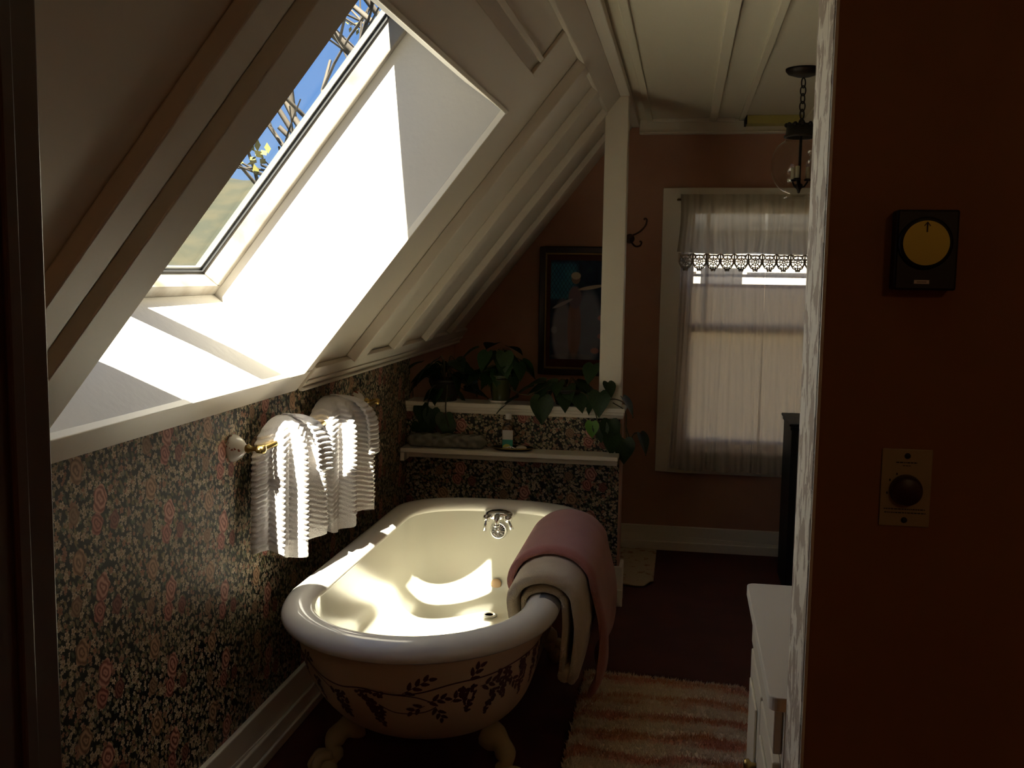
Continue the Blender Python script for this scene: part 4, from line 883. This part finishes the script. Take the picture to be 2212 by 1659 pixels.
for y0, y1 in ((1.775, 2.045), (2.06, 2.34)):
    d = MB().box(0.180, 0.1955, y0, y1, 0.08, 0.66).obj('door', m_van, vn, bevel=0.003)
    mb = MB().box(0.1745, 0.1798, y0+0.05, y1-0.05, 0.13, 0.61); mb.obj('panel', m_van, d, bevel=0.004)
    yk = y1-0.025 if y0 < 1.9 else y0+0.025
    MB().lathe([(0.006, 0.0), (0.006, -0.010), (0.013, -0.016), (0.012, -0.024), (0.0, -0.027)], (0.180, yk, 0.50), 12, 'X').obj('knob', m_brass, d, True)
MB().box(0.180, 0.1955, 1.775, 2.34, 0.675, 0.765).obj('drawer_front', m_van, vn, bevel=0.003)

# ------------------------------------------------------------------ hall wall controls
tm = thing('dial_box', (0.31, 1.45, 1.50), 'black wall box with a brushed gold dial above the control plate', 'wall dial')
m_bk = Mat('black_plastic', (0.010, 0.008, 0.007), 0.5)
MB().box(0.272, 0.350, 1.416, 1.4495, 1.502, 1.607).obj('housing', m_bk, tm, bevel=0.003)
dx0, dz0 = 0.3085, 1.5635
m_gold = Mat('brushed_gold', (0.50, 0.41, 0.075), 0.38, 0.55); m_gold.set('Anisotropic', 0.0)
MB().lathe([(0.034, 0.0), (0.034, 0.004), (0.0315, 0.006)], (dx0, 1.4158, dz0), 40, 'Y').obj('bezel', m_bk, tm, True)
mb = MB(); mb.lathe([(0.0, 0.0), (0.012, 0.0), (0.022, 0.0), (0.0290, 0.0), (0.0290, -0.0006)], (0, 0, 0), 48, 'Y'); dl = mb.obj('dial', m_gold, tm); dl.matrix_parent_inverse = Matrix.Identity(4); dl.location = (dx0-0.31, 1.4090-1.45, dz0-1.50)
mb = MB(); ya = 1.4082
mb.box(dx0-0.0009, dx0+0.0009, ya, ya+0.0004, dz0+0.014, dz0+0.026)
mb.add([(dx0-0.0042, ya, dz0+0.0225), (dx0-0.0036, ya, dz0+0.0215), (dx0, ya, dz0+0.0262), (dx0+0.0036, ya, dz0+0.0215), (dx0+0.0042, ya, dz0+0.0225), (dx0, ya, dz0+0.0278)], [(0, 1, 2, 5), (2, 3, 4, 5)])
mb.obj('arrow_mark', m_bk, tm)
ntag = MB().box(0.297, 0.316, 1.4148, 1.4159, 1.5105, 1.5155).obj('name_tag', m_whitep, tm)
MB().box(0.3005, 0.3125, 1.4143, 1.4147, 1.5124, 1.5134).obj('tag_print', Mat('grey_print', (0.2, 0.19, 0.17), 0.6), ntag)
pl = thing('control_plate', (0.31, 1.45, 1.18), 'beige wall control plate with a dark round knob and two screws', 'control plate')
m_pl = Mat('beige_metal', (0.44, 0.35, 0.19), 0.45, 0.1)
plate_o = MB().box(0.2755, 0.3415, 1.4465, 1.4496, 1.177, 1.285).obj('plate', m_pl, pl, bevel=0.0012)
kx, kz = 0.3085, 1.2285
MB().lathe([(0.0215, 0.0), (0.0215, 0.004), (0.0195, 0.014), (0.017, 0.016), (0.0, 0.016)], (kx, 1.4464, kz), 32, 'Y').obj('knob', Mat('dark_brown_bakelite', (0.05, 0.02, 0.015), 0.4), pl, True)
for zz in (1.2755, 1.186): MB().lathe([(0.0042, 0.0), (0.0040, 0.001), (0.0, 0.0016)], (kx, 1.4464, zz), 12, 'Y').obj('screw', m_iron, pl, True)
mb = MB(); rp_ = random.Random(2)
for z, x0, x1, h in ((1.2655, 0.294, 0.322, 0.0016), (1.2615, 0.303, 0.313, 0.001), (1.2005, 0.281, 0.335, 0.0014), (1.1955, 0.282, 0.336, 0.0014)):
    x = x0
    while x < x1:
        w = rp_.uniform(0.0012, 0.0042); mb.box(x, min(x+w, x1), 1.4460, 1.4464, z, z+h); x += w+0.0009
for a in (2.1, 2.6, 3.35): mb.box(kx+0.025*math.cos(a)-0.001, kx+0.025*math.cos(a)+0.001, 1.4460, 1.4464, kz+0.025*math.sin(a)-0.0015, kz+0.025*math.sin(a)+0.0015)
mb.obj('print', m_bk, plate_o)

# ------------------------------------------------------------------ outside: hillside, tree, ground
m_grass = Mat('olive_hillside', rough=0.95); gv = m_grass.vec(*m_grass.xyz()); m_grass.set('Base Color', m_grass.mix(m_grass.noise(gv, 0.9, 6).step(0.35, 0.65), (0.013, 0.015, 0.006), (0.026, 0.023, 0.009)))
struct(MB().box(-70, 70, -70, 90, -3.3, -3.2), 'ground', m_grass)
mb = MB(); rh = random.Random(9)
def hf(u, v):
    x = -40+46*u; y = 22+30*v; dist = math.hypot(x, y)
    top = 1.52+0.085*dist*(0.97+0.03*math.sin(x*0.35))
    h = -3.2+(top+3.2)*min(1.0, v*1.6)**0.7+0.10*math.sin(x*1.3+y*0.4)+rh.uniform(-.05, .05)
    return (x, y, h)
mb.grid(hf, 80, 40); struct(mb, 'hillside', m_grass, None, 0, True, 'olive grassy bank seen through the skylight')
m_bark = Mat('pale_bark', (0.075, 0.062, 0.048), 0.9); m_twig = Mat('dark_twig', (0.03, 0.024, 0.018), 0.9); m_bud = Mat('yellow_spring_buds', (0.14, 0.13, 0.025), 0.7)
def tree(base, h, label, seed, lean, depth, bud_p):
    rt = random.Random(seed); t = thing('spring_tree', base, label, 'tree'); B = MB(); L = MB(); S = MB()
    def grow(p, d, r, ln, lev):
        pts = [p]; 
        for k in range(4):
            d = (d+Vector((rt.uniform(-.28, .28), rt.uniform(-.28, .28), rt.uniform(-.15, .28)))).normalized(); pts.append(pts[-1]+d*ln/4)
        (B if r > 0.022 else S).tube(pts, [r*(1-0.12*i) for i in range(5)], 6 if lev < 2 else 4, False)
        if lev >= depth-1:
            for _ in range(2):
                if rt.random() < bud_p:
                    c = pts[-1]+Vector((rt.uniform(-.1, .1), rt.uniform(-.1, .1), rt.uniform(-.1, .1)))
                    for _ in range(6):
                        q = c+Vector((rt.uniform(-.09, .09), rt.uniform(-.09, .09), rt.uniform(-.09, .09))); a = Vector((rt.uniform(-1, 1), rt.uniform(-1, 1), rt.uniform(-1, 1))).normalized(); b = a.orthogonal().normalized()
                        L.add([q-a*.05, q+b*.028, q+a*.05, q-b*.028], [(0, 1, 2, 3)])
        if lev < depth:
            for k in range(3 if lev < 3 else 2):
                nd = (d*0.75+Vector((rt.uniform(-1, 1), rt.uniform(-1, 1), rt.uniform(-.35, .5)))*0.8).normalized()
                grow(pts[2+(k % 3)], nd, r*0.62, ln*0.76, lev+1)
    grow(Vector(base), (Vector(lean)+Vector((0, 0, 1))).normalized(), 0.20, h, 0)
    B.obj('branches', m_bark, t, True, weld=False); tag(S.obj('twigs', m_twig, t, False, weld=False), None, None, None, 'stuff'); tag(L.obj('buds', m_bud, t, False, weld=False), None, None, None, 'stuff'); return t
tree((-1.6, 13.5, -3.2), 4.6, 'leafing tree with pale branches seen through the skylight', 21, (-0.10, -0.05, 0), 6, 0.4)

# white house added to brighten the far window, sunlit side towards us
nh = thing('added_bright_house', (1.0, 19.0, -3.2), 'white clapboard house added outside to brighten the curtained window', 'house')
m_clap = Mat('white_clapboard', (0.74, 0.67, 0.58), 0.8)
for k in range(22): MB().hexa([(-1.4, 18.985, -3.2+0.25*k), (8.0, 18.985, -3.2+0.25*k), (8.0, 19.1, -3.2+0.25*k), (-1.4, 19.1, -3.2+0.25*k), (-1.4, 19.015, -2.95+0.25*k), (8.0, 19.015, -2.95+0.25*k), (8.0, 19.1, -2.95+0.25*k), (-1.4, 19.1, -2.95+0.25*k)]).obj('clapboard', m_clap, nh)
MB().hexa([(-1.7, 18.7, 2.3), (8.3, 18.7, 2.3), (8.3, 22.5, 4.6), (-1.7, 22.5, 4.6), (-1.7, 18.7, 2.42), (8.3, 18.7, 2.42), (8.3, 22.5, 4.72), (-1.7, 22.5, 4.72)]).obj('roof', m_roof, nh)
for x in (0.2, 3.0):
    MB().box(x, x+0.9, 18.95, 18.984, 0.4, 1.7).obj('window', m_trim, nh); MB().box(x+0.08, x+0.82, 18.94, 18.949, 0.48, 1.62).obj('window_pane', m_dark, nh)
# unseen lamp added behind the camera to lighten the dial box and plate
hl = thing('added_hall_lamp', (0.9, -0.9, ZC), 'added unseen ceiling lamp that dimly lights the hall wall', 'lamp')
MB().lathe([(0.0, 0.0), (0.09, 0.0), (0.09, -0.02), (0.0, -0.02)], (0.9, -0.9, ZC), 24).obj('base', m_brass, hl, True)
m_added_glow = Mat('added_lamp_glow', (0.8, 0.7, 0.5), 0.5); m_added_glow.set('Emission Color', (1.0, 0.62, 0.30)); m_added_glow.set('Emission Strength', 1.8)
MB().lathe([(0.08, -0.02), (0.11, -0.06), (0.09, -0.12), (0.0, -0.14)], (0.9, -0.9, ZC), 24).obj('shade', m_added_glow, hl, True)
